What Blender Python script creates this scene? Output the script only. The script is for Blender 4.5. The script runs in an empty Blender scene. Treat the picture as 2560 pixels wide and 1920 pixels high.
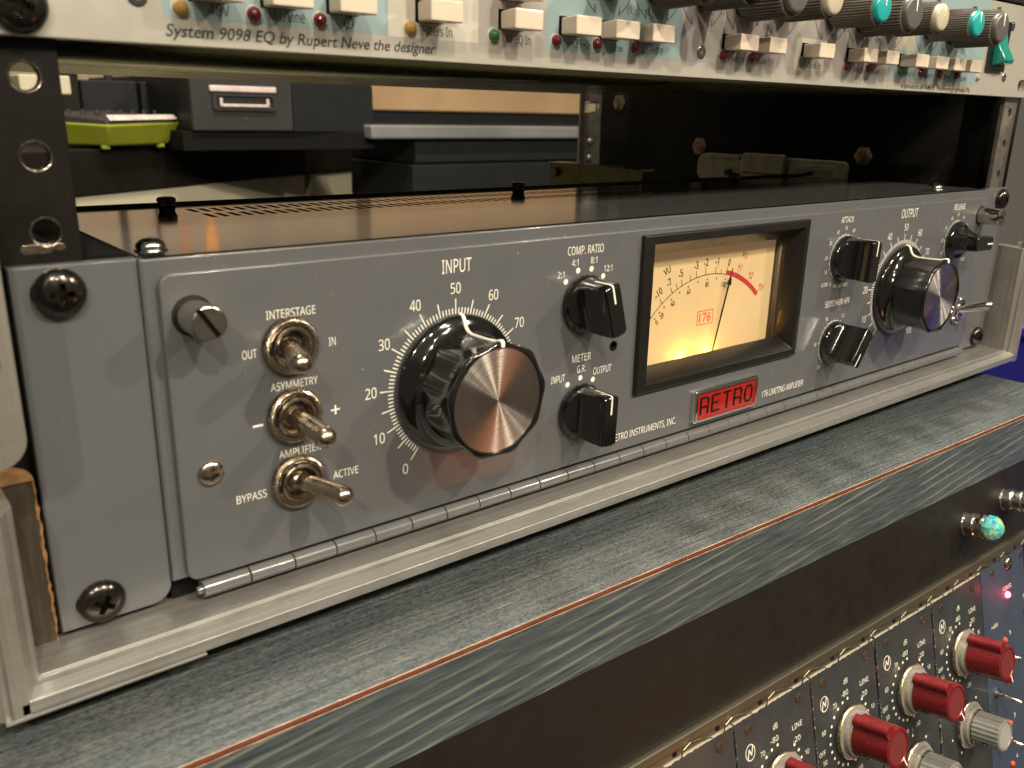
import bpy, bmesh, math, random
from mathutils import Vector, Matrix, Euler
from mathutils.geometry import tessellate_polygon
random.seed(7)
S = 0.001                      # everything below is written in millimetres
sin, cos, pi, rad = math.sin, math.cos, math.pi, math.radians
sc = bpy.context.scene
C = sc.collection

# ------------------------------------------------------------------ camera
cam_d = bpy.data.cameras.new('camera'); cam = bpy.data.objects.new('camera', cam_d); C.objects.link(cam)
cam.location = (-30.94*S, -206.73*S, 121.77*S)
cam.rotation_euler = (1.2665451, -0.0207945, -0.6760353)
cam_d.sensor_width = 36.0; cam_d.lens = 2170.19/2560*36
cam_d.clip_start = 0.01; cam_d.clip_end = 50
cam_d.dof.use_dof = True; cam_d.dof.focus_distance = 0.335; cam_d.dof.aperture_fstop = 23
sc.camera = cam

# ------------------------------------------------------------------ world, lamps, exposure
w = bpy.data.worlds.new('World'); sc.world = w; w.use_nodes = True
bg = w.node_tree.nodes['Background']; bg.inputs[0].default_value = (1, .86, .66, 1); bg.inputs[1].default_value = .055
sc.view_settings.view_transform = 'Standard'; sc.view_settings.look = 'None'
sc.view_settings.exposure = 1.1; sc.view_settings.gamma = 1.0
WARM = (1, .89, .70)
def lamp(name, loc, to, power, size, color=WARM, size_y=None, shape='DISK'):
    l = bpy.data.lights.new(name, 'AREA'); l.shape = shape; l.size = size; l.energy = power; l.color = color
    if size_y: l.size_y = size_y
    o = bpy.data.objects.new(name, l); C.objects.link(o); o.location = loc
    o.rotation_euler = (Vector(to)-Vector(loc)).to_track_quat('-Z', 'Y').to_euler(); return o
T0 = (.22, 0, .04)
for i, (dx, dy, dz, pw) in enumerate([(.22, -1, 1.0, 4.6), (-.50, -1, 1.05, 3.9), (.95, -1, .85, 3.4), (-1.0, -1.05, .95, 3.2), (.55, -1.5, 1.25, 1.6), (-.15, -1.6, 1.3, 1.4)]):
    lamp('ceiling_spot', (T0[0]+dx, T0[1]+dy, T0[2]+dz), T0, pw*1.3, .05)
lamp('ceiling_downlight', (.02, .15, 1.75), (.15, -.05, 0), 12, .08)
lamp('ceiling_downlight', (.62, .21, 1.75), (.35, -.05, 0), 12, .08)
lamp('room_fill', (.1, -1.4, 1.5), (.25, 0, 0), 1.9, 2.6, (1, .84, .64))
lamp('studio_light', (.3, .45, 1.9), (.55, 1.1, 0), 3.4, .3, (1, .85, .62))
lamp('orange_lamp_glow', (.585, -.615, -.326), (.12, 0, .01), .05, .12, (1, .36, .16))  # unseen helper light, added for the orange patch mirrored in the door
#lamp('blue_screen_glow', (1.20, -.42, -.16), (.42, 0, .02), .012, .30, (.25, .27, 1))

# ------------------------------------------------------------------ materials
def newmat(name):
    m = bpy.data.materials.new(name); m.use_nodes = True
    return m, m.node_tree, m.node_tree.nodes['Principled BSDF']
def N(nt, t, **kw):
    n = nt.nodes.new(t)
    for k, v in kw.items(): setattr(n, k, v)
    return n
def coords(nt, scale=(1, 1, 1), rot=(0, 0, 0)):
    tc = N(nt, 'ShaderNodeTexCoord'); mp = N(nt, 'ShaderNodeMapping')
    mp.inputs['Scale'].default_value = scale; mp.inputs['Rotation'].default_value = rot
    nt.links.new(tc.outputs['Object'], mp.inputs['Vector']); return mp.outputs['Vector']
def noise(nt, vec, scale, detail=4, rough=.6, dist=0):
    n = N(nt, 'ShaderNodeTexNoise'); n.inputs['Scale'].default_value = scale
    n.inputs['Detail'].default_value = detail; n.inputs['Roughness'].default_value = rough; n.inputs['Distortion'].default_value = dist
    nt.links.new(vec, n.inputs['Vector']); return n.outputs['Fac']
def ramp(nt, fac, stops, interp='LINEAR'):
    r = N(nt, 'ShaderNodeValToRGB'); r.color_ramp.interpolation = interp
    while len(r.color_ramp.elements) < len(stops): r.color_ramp.elements.new(.5)
    for e, (p, c) in zip(r.color_ramp.elements, stops):
        e.position = p; e.color = (*c, 1) if len(c) == 3 else c
    nt.links.new(fac, r.inputs['Fac']); return r.outputs['Color']
def mix(nt, fac, a, b, mode='MIX'):
    m = N(nt, 'ShaderNodeMix'); m.data_type = 'RGBA'; m.blend_type = mode
    for sock, v in ((m.inputs[0], fac), (m.inputs[6], a), (m.inputs[7], b)):
        if hasattr(v, 'links'): nt.links.new(v, sock)
        elif isinstance(v, (int, float)): sock.default_value = v
        else: sock.default_value = (*v, 1)
    return m.outputs[2]
def bump(nt, b, height, strength, dist=.0002):
    n = N(nt, 'ShaderNodeBump'); n.inputs['Strength'].default_value = strength; n.inputs['Distance'].default_value = dist
    nt.links.new(height, n.inputs['Height']); nt.links.new(n.outputs['Normal'], b.inputs['Normal'])
def plain(name, col, rough=.5, metal=0., coat=0., var=.12, vs=90, rvar=.10, bmp=0., bs=1500, spec=.5, emis=None, es=0, ani=0):
    m, nt, b = newmat(name); v = coords(nt)
    f = noise(nt, v, vs, 5)
    lo = tuple(max(0, c*(1-var)) for c in col); hi = tuple(min(1, c*(1+var)) for c in col)
    nt.links.new(ramp(nt, f, [(.3, lo), (.7, hi)]), b.inputs['Base Color'])
    r = N(nt, 'ShaderNodeMapRange'); r.inputs['From Min'].default_value = .3; r.inputs['From Max'].default_value = .7
    r.inputs['To Min'].default_value = max(0.02, rough-rvar/2); r.inputs['To Max'].default_value = rough+rvar/2
    nt.links.new(noise(nt, v, vs*4, 4), r.inputs['Value']); nt.links.new(r.outputs['Result'], b.inputs['Roughness'])
    b.inputs['Metallic'].default_value = metal; b.inputs['Coat Weight'].default_value = coat; b.inputs['Coat Roughness'].default_value = .06
    b.inputs['Specular IOR Level'].default_value = spec
    if bmp: bump(nt, b, noise(nt, v, bs, 3), bmp)
    if emis: b.inputs['Emission Color'].default_value = (*emis, 1); b.inputs['Emission Strength'].default_value = es
    if ani: b.inputs['Anisotropic'].default_value = ani
    return m
def specks(m, scale=260, thr=.79, col=(.75, .72, .66), amt=.7):
    """dust specks scattered over a painted surface"""
    nt = m.node_tree; b = nt.nodes['Principled BSDF']
    src = b.inputs['Base Color'].links[0].from_socket
    v = coords(nt)
    vo = N(nt, 'ShaderNodeTexVoronoi'); vo.inputs['Scale'].default_value = scale; nt.links.new(v, vo.inputs['Vector'])
    f = ramp(nt, vo.outputs['Distance'], [(.035, (1, 1, 1)), (.07, (0, 0, 0))])
    g = ramp(nt, noise(nt, v, 70, 2), [(thr-.17, (0, 0, 0)), (thr-.14, (amt,)*3)])
    mm = mix(nt, 1., f, g, 'MULTIPLY')
    nt.links.new(mix(nt, mm, src, col), b.inputs['Base Color']); return m
M = {}
M['grey'] = specks(plain('grey_enamel', (.108, .110, .117), .25, 0, .25, .04, 60, .05, .03, 2600))
M['grey_top'] = plain('grey_gloss_enamel', (.085, .085, .087), .12, 0, .38, .05, 40, .05, .03, 1500)
M['grey_hinge'] = plain('grey_hinge_enamel', (.125, .125, .128), .24, 0, .35, .06, 60, .08, .05, 1500)
M['black'] = plain('black_bakelite', (.007, .0065, .006), .11, 0, .5, .2, 60, .06, spec=.6)
M['blackmat'] = plain('black_textured_metal', (.018, .016, .014), .5, 0, 0, .3, 80, .2, .3, 900, spec=.2)
M['bezel'] = plain('black_satin_plastic', (.010, .009, .008), .33, 0, .15, .2, 80, .1, .1, 1200)
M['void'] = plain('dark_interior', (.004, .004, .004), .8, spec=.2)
M['nickel'] = plain('aged_nickel', (.47, .405, .32), .24, 1, 0, .12, 160, .16, .10, 1400)
M['chrome'] = plain('chrome', (.80, .78, .74), .08, 1, 0, .05, 90, .05)
M['zinc'] = plain('zinc_screw', (.55, .56, .56), .18, 1, 0, .1, 200, .1)
M['blackscrew'] = plain('black_oxide_screw', (.06, .052, .045), .20, .9, .3, .4, 220, .18, .15, 900)
M['white'] = plain('white_paint', (.84, .80, .70), .5, 0, 0, .04, 300, .1)
M['ink'] = plain('black_ink', (.03, .03, .032), .5)
M['inkblue'] = plain('blue_ink', (.05, .05, .16), .5)
M['red'] = plain('red_enamel', (.33, .013, .010), .14, 0, .7, .06, 80, .05)
M['redink'] = plain('red_ink', (.50, .035, .03), .5)
M['orangeink'] = plain('orange_ink', (.60, .13, .04), .5)
M['dialink'] = plain('dial_ink', (.05, .028, .014), .6)
M['cream'] = plain('cream_plastic', (.66, .55, .44), .38, 0, .15, .04, 200, .1)
M['kgrey'] = plain('grey_ribbed_plastic', (.13, .115, .095), .48, 0, 0, .08, 200, .1)
M['capgrey'] = plain('dark_grey_cap', (.10, .095, .09), .35, 0, .1, .08, 150)
M['capbeige'] = plain('beige_cap', (.52, .45, .34), .35, 0, .1, .06, 150)
M['capteal'] = plain('teal_cap', (.02, .36, .36), .30, 0, .3, .06, 150)
M['teal_rocker'] = plain('teal_rocker_plastic', (.01, .24, .20), .15, 0, .6, .15, 150)
M['silver'] = plain('silver_panel_paint', (.50, .475, .42), .34, .35, .1, .04, 45, .08, .05, 1800)
M['p_blue'] = plain('pale_blue_print', (.28, .38, .39), .42, .1, 0, .03, 50)
M['p_lav'] = plain('lavender_grey_print', (.37, .34, .32), .42, .1, 0, .03, 50)
M['p_beige'] = plain('beige_print', (.45, .41, .34), .42, .1, 0, .03, 50)
M['p_light'] = plain('light_grey_print', (.53, .50, .43), .42, .1, 0, .03, 50)
M['ledred'] = plain('dark_red_lens', (.13, .006, .008), .08, 0, 1, .1, 200)
M['ledgreen'] = plain('green_lens', (.02, .12, .03), .08, 0, 1, .1, 200)
M['ledyellow'] = plain('amber_lens', (.36, .22, .05), .10, 0, 1, .1, 200)
M['ledclear'] = plain('clear_lens', (.38, .32, .26), .10, 0, 1, .1, 200)
M['blue'] = plain('blue_plastic', (.035, .035, .36), .35, 0, .2, .08, 12, .1)
M['lime'] = plain('lime_green_plastic', (.25, .28, .025), .40, 0, .1, .06, 20)
M['dkgrey'] = plain('dark_grey_case', (.034, .032, .034), .5, 0, 0, .1, 20, spec=.2)
M['bluegrey'] = plain('blue_grey_case', (.013, .014, .016), .55, 0, 0, .1, 20, spec=.2)
M['creamcab'] = plain('cream_cabinet', (.52, .48, .36), .6, 0, 0, .05, 6)
M['tan'] = plain('tan_wood', (.31, .205, .115), .5, 0, 0, .18, 5, .1)
M['darkwood'] = plain('black_desk', (.010, .008, .006), .6, 0, 0, .2, 10, spec=.2)
M['railgrey'] = plain('dull_steel_rail', (.30, .27, .24), .38, .8, 0, .2, 130, .2, .1, 600)
M['washer'] = plain('copper_brown_washer', (.30, .19, .12), .45, .5, 0, .2, 300)
M['brownscrew'] = plain('dark_brown_screw', (.10, .065, .05), .4, .6, 0, .2, 300)
M['strap_orange'] = plain('orange_strap', (.80, .28, .03), .5)
M['strap_brown'] = plain('brown_orange_strap', (.42, .15, .05), .5)
M['steel'] = plain('turned_steel', (.60, .55, .48), .20, 1, 0, .08, 160, .12, .08, 1400)
M['dullside'] = plain('dull_meter_side', (.10, .085, .07), .4)
M['wallwood'] = plain('grey_brown_wood', (.34, .255, .17), .5, 0, 0, .22, 5, .1)
M['strip'] = plain('pale_metal_strip', (.22, .22, .23), .3, .2, .3, .3, 3)
M['latch'] = plain('zinc_latch', (.36, .33, .24), .38, .45, 0, .2, 130, .2, .1, 300)
M['cap_red'] = plain('oxblood_knob_plastic', (.135, .008, .011), .30, 0, .25, .10, 120, .12)
M['cap_redface'] = plain('matte_red_cap', (.14, .020, .022), .50, 0, 0, .06, 200)
M['k_grey'] = plain('grey_knob_plastic', (.19, .19, .175), .40, 0, .1, .08, 200)
M['k_greyface'] = plain('pale_grey_cap', (.30, .30, .27), .5, 0, 0, .05, 200)
M['module_blue'] = specks(plain('blue_module_paint', (.030, .045, .075), .65, 0, 0, .10, 90, .12, .06, 1500), 500, .72)
M['blankpanel'] = specks(plain('black_satin_panel', (.008, .0062, .005), .46, 0, 0, .12, 30, .08, .03, 2500), 180, .80, (.5, .45, .4))
M['brass'] = plain('warm_ring', (.62, .48, .28), .22, 1, 0, .1, 100)
M['bolt'] = plain('bright_bolt', (.7, .68, .6), .18, 1, 0, .1, 100)
M['keys'] = plain('pale_key_row', (.62, .52, .50), .4, 0, 0, .2, 60)

def streak_metal(name, col, rough, sc_, metal=1., ax='x'):
    m, nt, b = newmat(name)
    s = {'x': (8, 900, 900), 'y': (900, 8, 900), 'z': (900, 900, 8)}[ax]
    v = coords(nt, s); f = noise(nt, v, sc_, 5)
    v2 = coords(nt); g = noise(nt, v2, 45, 5, .65)
    c1 = ramp(nt, f, [(.3, tuple(c*.80 for c in col)), (.7, tuple(min(1, c*1.12) for c in col))])
    c2 = ramp(nt, g, [(.35, (.74, .73, .71)), (.60, (1, 1, 1))])
    nt.links.new(mix(nt, 1., c1, c2, 'MULTIPLY'), b.inputs['Base Color'])
    b.inputs['Metallic'].default_value = metal
    nt.links.new(ramp(nt, g, [(.3, (rough+.12,)*3), (.7, (rough-.05,)*3)]), b.inputs['Roughness'])
    bump(nt, b, f, .12); return m
M['alu'] = streak_metal('case_aluminium', (.43, .42, .40), .38, 1., .7)
M['alu_z'] = streak_metal('case_aluminium_upright', (.44, .41, .375), .40, 1., .7, 'z')
M['alurail'] = streak_metal('module_rail_aluminium', (.26, .24, .18), .36, 1., .9)
M['olive'] = streak_metal('gold_passivated_steel', (.36, .33, .15), .26, 1., .9)
M['scraped'] = streak_metal('latch_plate_steel', (.56, .53, .48), .36, 1., .8, 'z')

def disc_mat():
    m, nt, b = newmat('spun_aluminium')
    b.inputs['Base Color'].default_value = (.66, .62, .58, 1); b.inputs['Metallic'].default_value = 1
    b.inputs['Anisotropic'].default_value = 1.0; b.inputs['Anisotropic Rotation'].default_value = 0.25
    t = N(nt, 'ShaderNodeTangent', direction_type='RADIAL', axis='Y'); nt.links.new(t.outputs[0], b.inputs['Tangent'])
    # concentric turning marks
    tc = N(nt, 'ShaderNodeTexCoord'); sp = N(nt, 'ShaderNodeSeparateXYZ'); nt.links.new(tc.outputs['Object'], sp.inputs[0])
    cb = N(nt, 'ShaderNodeCombineXYZ'); nt.links.new(sp.outputs['X'], cb.inputs['X']); nt.links.new(sp.outputs['Z'], cb.inputs['Y'])
    ln = N(nt, 'ShaderNodeVectorMath', operation='LENGTH'); nt.links.new(cb.outputs[0], ln.inputs[0])
    n1 = N(nt, 'ShaderNodeTexNoise'); n1.noise_dimensions = '1D'; n1.inputs['Scale'].default_value = 2600; n1.inputs['Detail'].default_value = 2
    nt.links.new(ln.outputs['Value'], n1.inputs['W'])
    n2 = noise(nt, coords(nt), 60, 3)
    nt.links.new(ramp(nt, n1.outputs['Fac'], [(.3, (.27,)*3), (.7, (.33,)*3)]), b.inputs['Roughness'])
    c = ramp(nt, n1.outputs['Fac'], [(.3, (.62, .58, .53)), (.7, (.72, .68, .63))])
    nt.links.new(mix(nt, 1., c, ramp(nt, n2, [(.35, (.82, .80, .78)), (.6, (1, 1, 1))]), 'MULTIPLY'), b.inputs['Base Color'])
    return m
M['disc'] = disc_mat()

def glass_mat(name, tint=(1, 1, 1), rough=.01, k=1.0):
    m = bpy.data.materials.new(name); m.use_nodes = True; nt = m.node_tree; nt.nodes.clear()
    out = N(nt, 'ShaderNodeOutputMaterial'); tr = N(nt, 'ShaderNodeBsdfTransparent'); tr.inputs[0].default_value = (*tint, 1)
    gl = N(nt, 'ShaderNodeBsdfGlossy'); gl.inputs['Roughness'].default_value = rough
    fr = N(nt, 'ShaderNodeFresnel'); fr.inputs[0].default_value = 1.45
    mx = N(nt, 'ShaderNodeMixShader'); mu = N(nt, 'ShaderNodeMath', operation='MULTIPLY'); mu.inputs[1].default_value = k
    ge = N(nt, 'ShaderNodeNewGeometry'); iv = N(nt, 'ShaderNodeMath', operation='SUBTRACT'); iv.inputs[0].default_value = 1
    nt.links.new(ge.outputs['Backfacing'], iv.inputs[1]); m3 = N(nt, 'ShaderNodeMath', operation='MULTIPLY')
    nt.links.new(fr.outputs[0], mu.inputs[0]); nt.links.new(mu.outputs[0], m3.inputs[0]); nt.links.new(iv.outputs[0], m3.inputs[1]); nt.links.new(m3.outputs[0], mx.inputs[0])
    nt.links.new(tr.outputs[0], mx.inputs[1]); nt.links.new(gl.outputs[0], mx.inputs[2]); nt.links.new(mx.outputs[0], out.inputs[0]); return m
M['glass'] = glass_mat('meter_glass')
def skirt_mat():
    m, nt, b = newmat('clear_acrylic_skirt')
    b.inputs['Base Color'].default_value = (.50, .46, .40, 1); b.inputs['Roughness'].default_value = .22; b.inputs['Alpha'].default_value = .42; b.inputs['Coat Weight'].default_value = .6; return m
M['skirt'] = skirt_mat()

def dial_mat():
    m, nt, b = newmat('backlit_dial_card')
    v = coords(nt); f = noise(nt, v, 25, 3)
    nt.links.new(ramp(nt, f, [(.3, (.56, .41, .20)), (.7, (.62, .46, .24))]), b.inputs['Base Color'])
    b.inputs['Roughness'].default_value = .6
    b.inputs['Emission Color'].default_value = (1, .66, .34, 1); b.inputs['Emission Strength'].default_value = .05; return m
M['dial'] = dial_mat()
def amber_wall():
    m, nt, b = newmat('amber_meter_housing')
    b.inputs['Base Color'].default_value = (.34, .19, .05, 1); b.inputs['Roughness'].default_value = .18
    return m
M['amber'] = amber_wall()

def wood_top():
    m, nt, b = newmat('blue_stained_wood_top')
    v = coords(nt, (40, 1700, 300), (0, 0, 0)); f = noise(nt, v, 1.0, 6, .62, .3)
    v2 = coords(nt, (700, 2400, 500), (0, 0, 0)); g = noise(nt, v2, 1.0, 4, .75)
    v3 = coords(nt, (14, 160, 60), (0, 0, 0)); h = noise(nt, v3, 1.0, 4, .6)
    v4 = coords(nt); q = noise(nt, v4, 14, 4, .6)
    a = ramp(nt, f, [(.28, (.034, .045, .053)), (.44, (.082, .097, .104)), (.58, (.130, .137, .136)), (.74, (.24, .228, .205))])
    c = ramp(nt, g, [(.40, (.26, .31, .38)), (.52, (1, 1, 1))])
    d = ramp(nt, h, [(.30, (.84, .86, .88)), (.62, (1.0, 1.0, .98))])
    e = ramp(nt, q, [(.35, (.86, .90, .94)), (.62, (1, .98, .95))])
    o = mix(nt, 1., mix(nt, 1., mix(nt, 1., a, c, 'MULTIPLY'), d, 'MULTIPLY'), e, 'MULTIPLY')
    nt.links.new(o, b.inputs['Base Color']); b.inputs['Roughness'].default_value = .42; b.inputs['Coat Weight'].default_value = .12
    bump(nt, b, f, .5, .0003); return m
M['woodtop'] = wood_top()
def wood_front():
    m, nt, b = newmat('blue_stained_wood_edge')
    # open grain lines running a little off the edge, pale filler in the pores
    v = coords(nt, (1, 1, 1), (0, rad(6), rad(0)))
    wv = N(nt, 'ShaderNodeTexWave', wave_type='BANDS', bands_direction='Z'); wv.inputs['Scale'].default_value = 68
    wv.inputs['Distortion'].default_value = 2.6; wv.inputs['Detail'].default_value = 3; wv.inputs['Detail Scale'].default_value = 1.6; wv.inputs['Detail Roughness'].default_value = .55
    mp = N(nt, 'ShaderNodeMapping'); mp.inputs['Scale'].default_value = (.06, 1, 1); nt.links.new(v, mp.inputs['Vector']); nt.links.new(mp.outputs[0], wv.inputs['Vector'])
    v2 = coords(nt, (60, 500, 1300), (0, rad(6), 0)); g = noise(nt, v2, 1.0, 5, .65)
    v3 = coords(nt, (25, 100, 60)); h = noise(nt, v3, 1., 3)
    a = ramp(nt, g, [(.28, (.022, .032, .038)), (.50, (.060, .078, .085)), (.75, (.12, .135, .138))])
    line = ramp(nt, wv.outputs['Fac'], [(.84, (0, 0, 0)), (.97, (.8, .8, .8))])
    brk = ramp(nt, h, [(.38, (0, 0, 0)), (.58, (.8, .8, .8))])
    f = mix(nt, 1., line, brk, 'MULTIPLY')
    nt.links.new(mix(nt, f, a, (.25, .24, .20)), b.inputs['Base Color'])
    b.inputs['Roughness'].default_value = .45; bump(nt, b, wv.outputs['Fac'], .25, .0003); return m
M['woodfront'] = wood_front()
def module_paint():
    """dark blue-grey paint chipped to bare metal along the top edge of each module"""
    m, nt, b = newmat('worn_module_paint')
    tc = N(nt, 'ShaderNodeTexCoord'); sp = N(nt, 'ShaderNodeSeparateXYZ'); nt.links.new(tc.outputs['Object'], sp.inputs[0])
    v = coords(nt); f = noise(nt, v, 420, 5, .7); g = noise(nt, v, 60, 5)
    base = ramp(nt, g, [(.3, (.026, .031, .034)), (.7, (.042, .047, .048))])
    def near(sock, at, wdt):
        a = N(nt, 'ShaderNodeMath', operation='SUBTRACT'); nt.links.new(sock, a.inputs[0]); a.inputs[1].default_value = at
        c = N(nt, 'ShaderNodeMath', operation='ABSOLUTE'); nt.links.new(a.outputs[0], c.inputs[0])
        r = N(nt, 'ShaderNodeMapRange'); r.inputs['From Min'].default_value = 0; r.inputs['From Max'].default_value = wdt
        r.inputs['To Min'].default_value = .55; r.inputs['To Max'].default_value = 0; nt.links.new(c.outputs[0], r.inputs['Value']); return r.outputs[0]
    e1 = near(sp.outputs['Z'], 0, .0011); e2 = near(sp.outputs['X'], .0448, .0007); e3 = near(sp.outputs['X'], .0004, .0007)
    mx = N(nt, 'ShaderNodeMath', operation='MAXIMUM'); nt.links.new(e2, mx.inputs[0]); nt.links.new(e3, mx.inputs[1])
    ml = N(nt, 'ShaderNodeMath', operation='MULTIPLY'); nt.links.new(mx.outputs[0], ml.inputs[0]); ml.inputs[1].default_value = .55
    m2 = N(nt, 'ShaderNodeMath', operation='MAXIMUM'); nt.links.new(e1, m2.inputs[0]); nt.links.new(ml.outputs[0], m2.inputs[1])
    ad = N(nt, 'ShaderNodeMath', operation='ADD'); nt.links.new(m2.outputs[0], ad.inputs[0]); nt.links.new(f, ad.inputs[1])
    k = ramp(nt, ad.outputs[0], [(.80, (0, 0, 0)), (.86, (1, 1, 1))])
    nt.links.new(mix(nt, k, base, (.52, .47, .38)), b.inputs['Base Color'])
    b.inputs['Roughness'].default_value = .36; b.inputs['Coat Weight'].default_value = .1; bump(nt, b, f, .06); return m
M['module'] = specks(module_paint(), 600, .70)
def ply_mat():
    m, nt, b = newmat('black_painted_plywood')
    tc = N(nt, 'ShaderNodeTexCoord'); sp = N(nt, 'ShaderNodeSeparateXYZ'); nt.links.new(tc.outputs['Object'], sp.inputs[0])
    v = coords(nt, (500, 500, 60)); f = noise(nt, v, 1, 5, .7)
    nt.links.new(ramp(nt, f, [(.3, (.020, .013, .007)), (.55, (.045, .032, .018)), (.75, (.09, .066, .040))]), b.inputs['Base Color'])
    b.inputs['Roughness'].default_value = .8; bump(nt, b, f, .6); return m
M['ply'] = ply_mat()
M['rawwood'] = plain('raw_plywood_edge', (.24, .125, .045), .7, 0, 0, .45, 260, .1, .5, 700)
M['lining'] = plain('black_painted_case_wall', (.007, .006, .0045), .75, 0, 0, .3, 40, spec=.2)
M['veneer'] = plain('red_brown_veneer_line', (.085, .020, .010), .45, 0, 0, .25, 160, .1, .3, 500)
M['veneer_l'] = plain('pale_glue_line', (.52, .36, .24), .6, 0, 0, .35, 260, .1, .4, 700)
def worn_rail():
    m, nt, b = newmat('worn_black_rail')
    v = coords(nt, (1, 1, 1)); f = noise(nt, coords(nt, (500, 500, 200)), 1, 6, .75); g = noise(nt, v, 120, 4)
    base = ramp(nt, g, [(.3, (.004, .0035, .003)), (.7, (.009, .0075, .006))])
    k = ramp(nt, f, [(.70, (0, 0, 0)), (.76, (.6, .6, .6))])
    nt.links.new(mix(nt, k, base, (.32, .28, .22)), b.inputs['Base Color']); b.inputs['Roughness'].default_value = .5; b.inputs['Specular IOR Level'].default_value = .2
    b.inputs['Metallic'].default_value = .0; bump(nt, b, f, .3); return m
M['worn'] = worn_rail()
def glow(name, col, s, base=None):
    m, nt, b = newmat(name); b.inputs['Base Color'].default_value = (*(base or col), 1); b.inputs['Roughness'].default_value = .2
    b.inputs['Emission Color'].default_value = (*col, 1); b.inputs['Emission Strength'].default_value = s; return m
M['ledon'] = glow('lit_red_led', (1, .05, .10), 14)
M['ledorange'] = plain('orange_red_lens', (.62, .07, .025), .15, 0, .8, .1, 200)
def jewel_mat():
    m, nt, b = newmat('iridescent_green_jewel')
    vo = N(nt, 'ShaderNodeTexVoronoi'); vo.inputs['Scale'].default_value = 420; nt.links.new(coords(nt), vo.inputs['Vector'])
    c = ramp(nt, noise(nt, coords(nt), 240, 3), [(.36, (.03, .08, .45)), (.46, (.02, .30, .28)), (.54, (.04, .48, .38)), (.60, (.50, .55, .04)), (.68, (.02, .22, .10))])
    c2 = mix(nt, .12, c, vo.outputs['Color'])
    nt.links.new(c2, b.inputs['Base Color']); nt.links.new(c2, b.inputs['Emission Color']); b.inputs['Emission Strength'].default_value = .08
    b.inputs['Roughness'].default_value = .05; b.inputs['Coat Weight'].default_value = 1; return m
M['jewel'] = jewel_mat()

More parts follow.
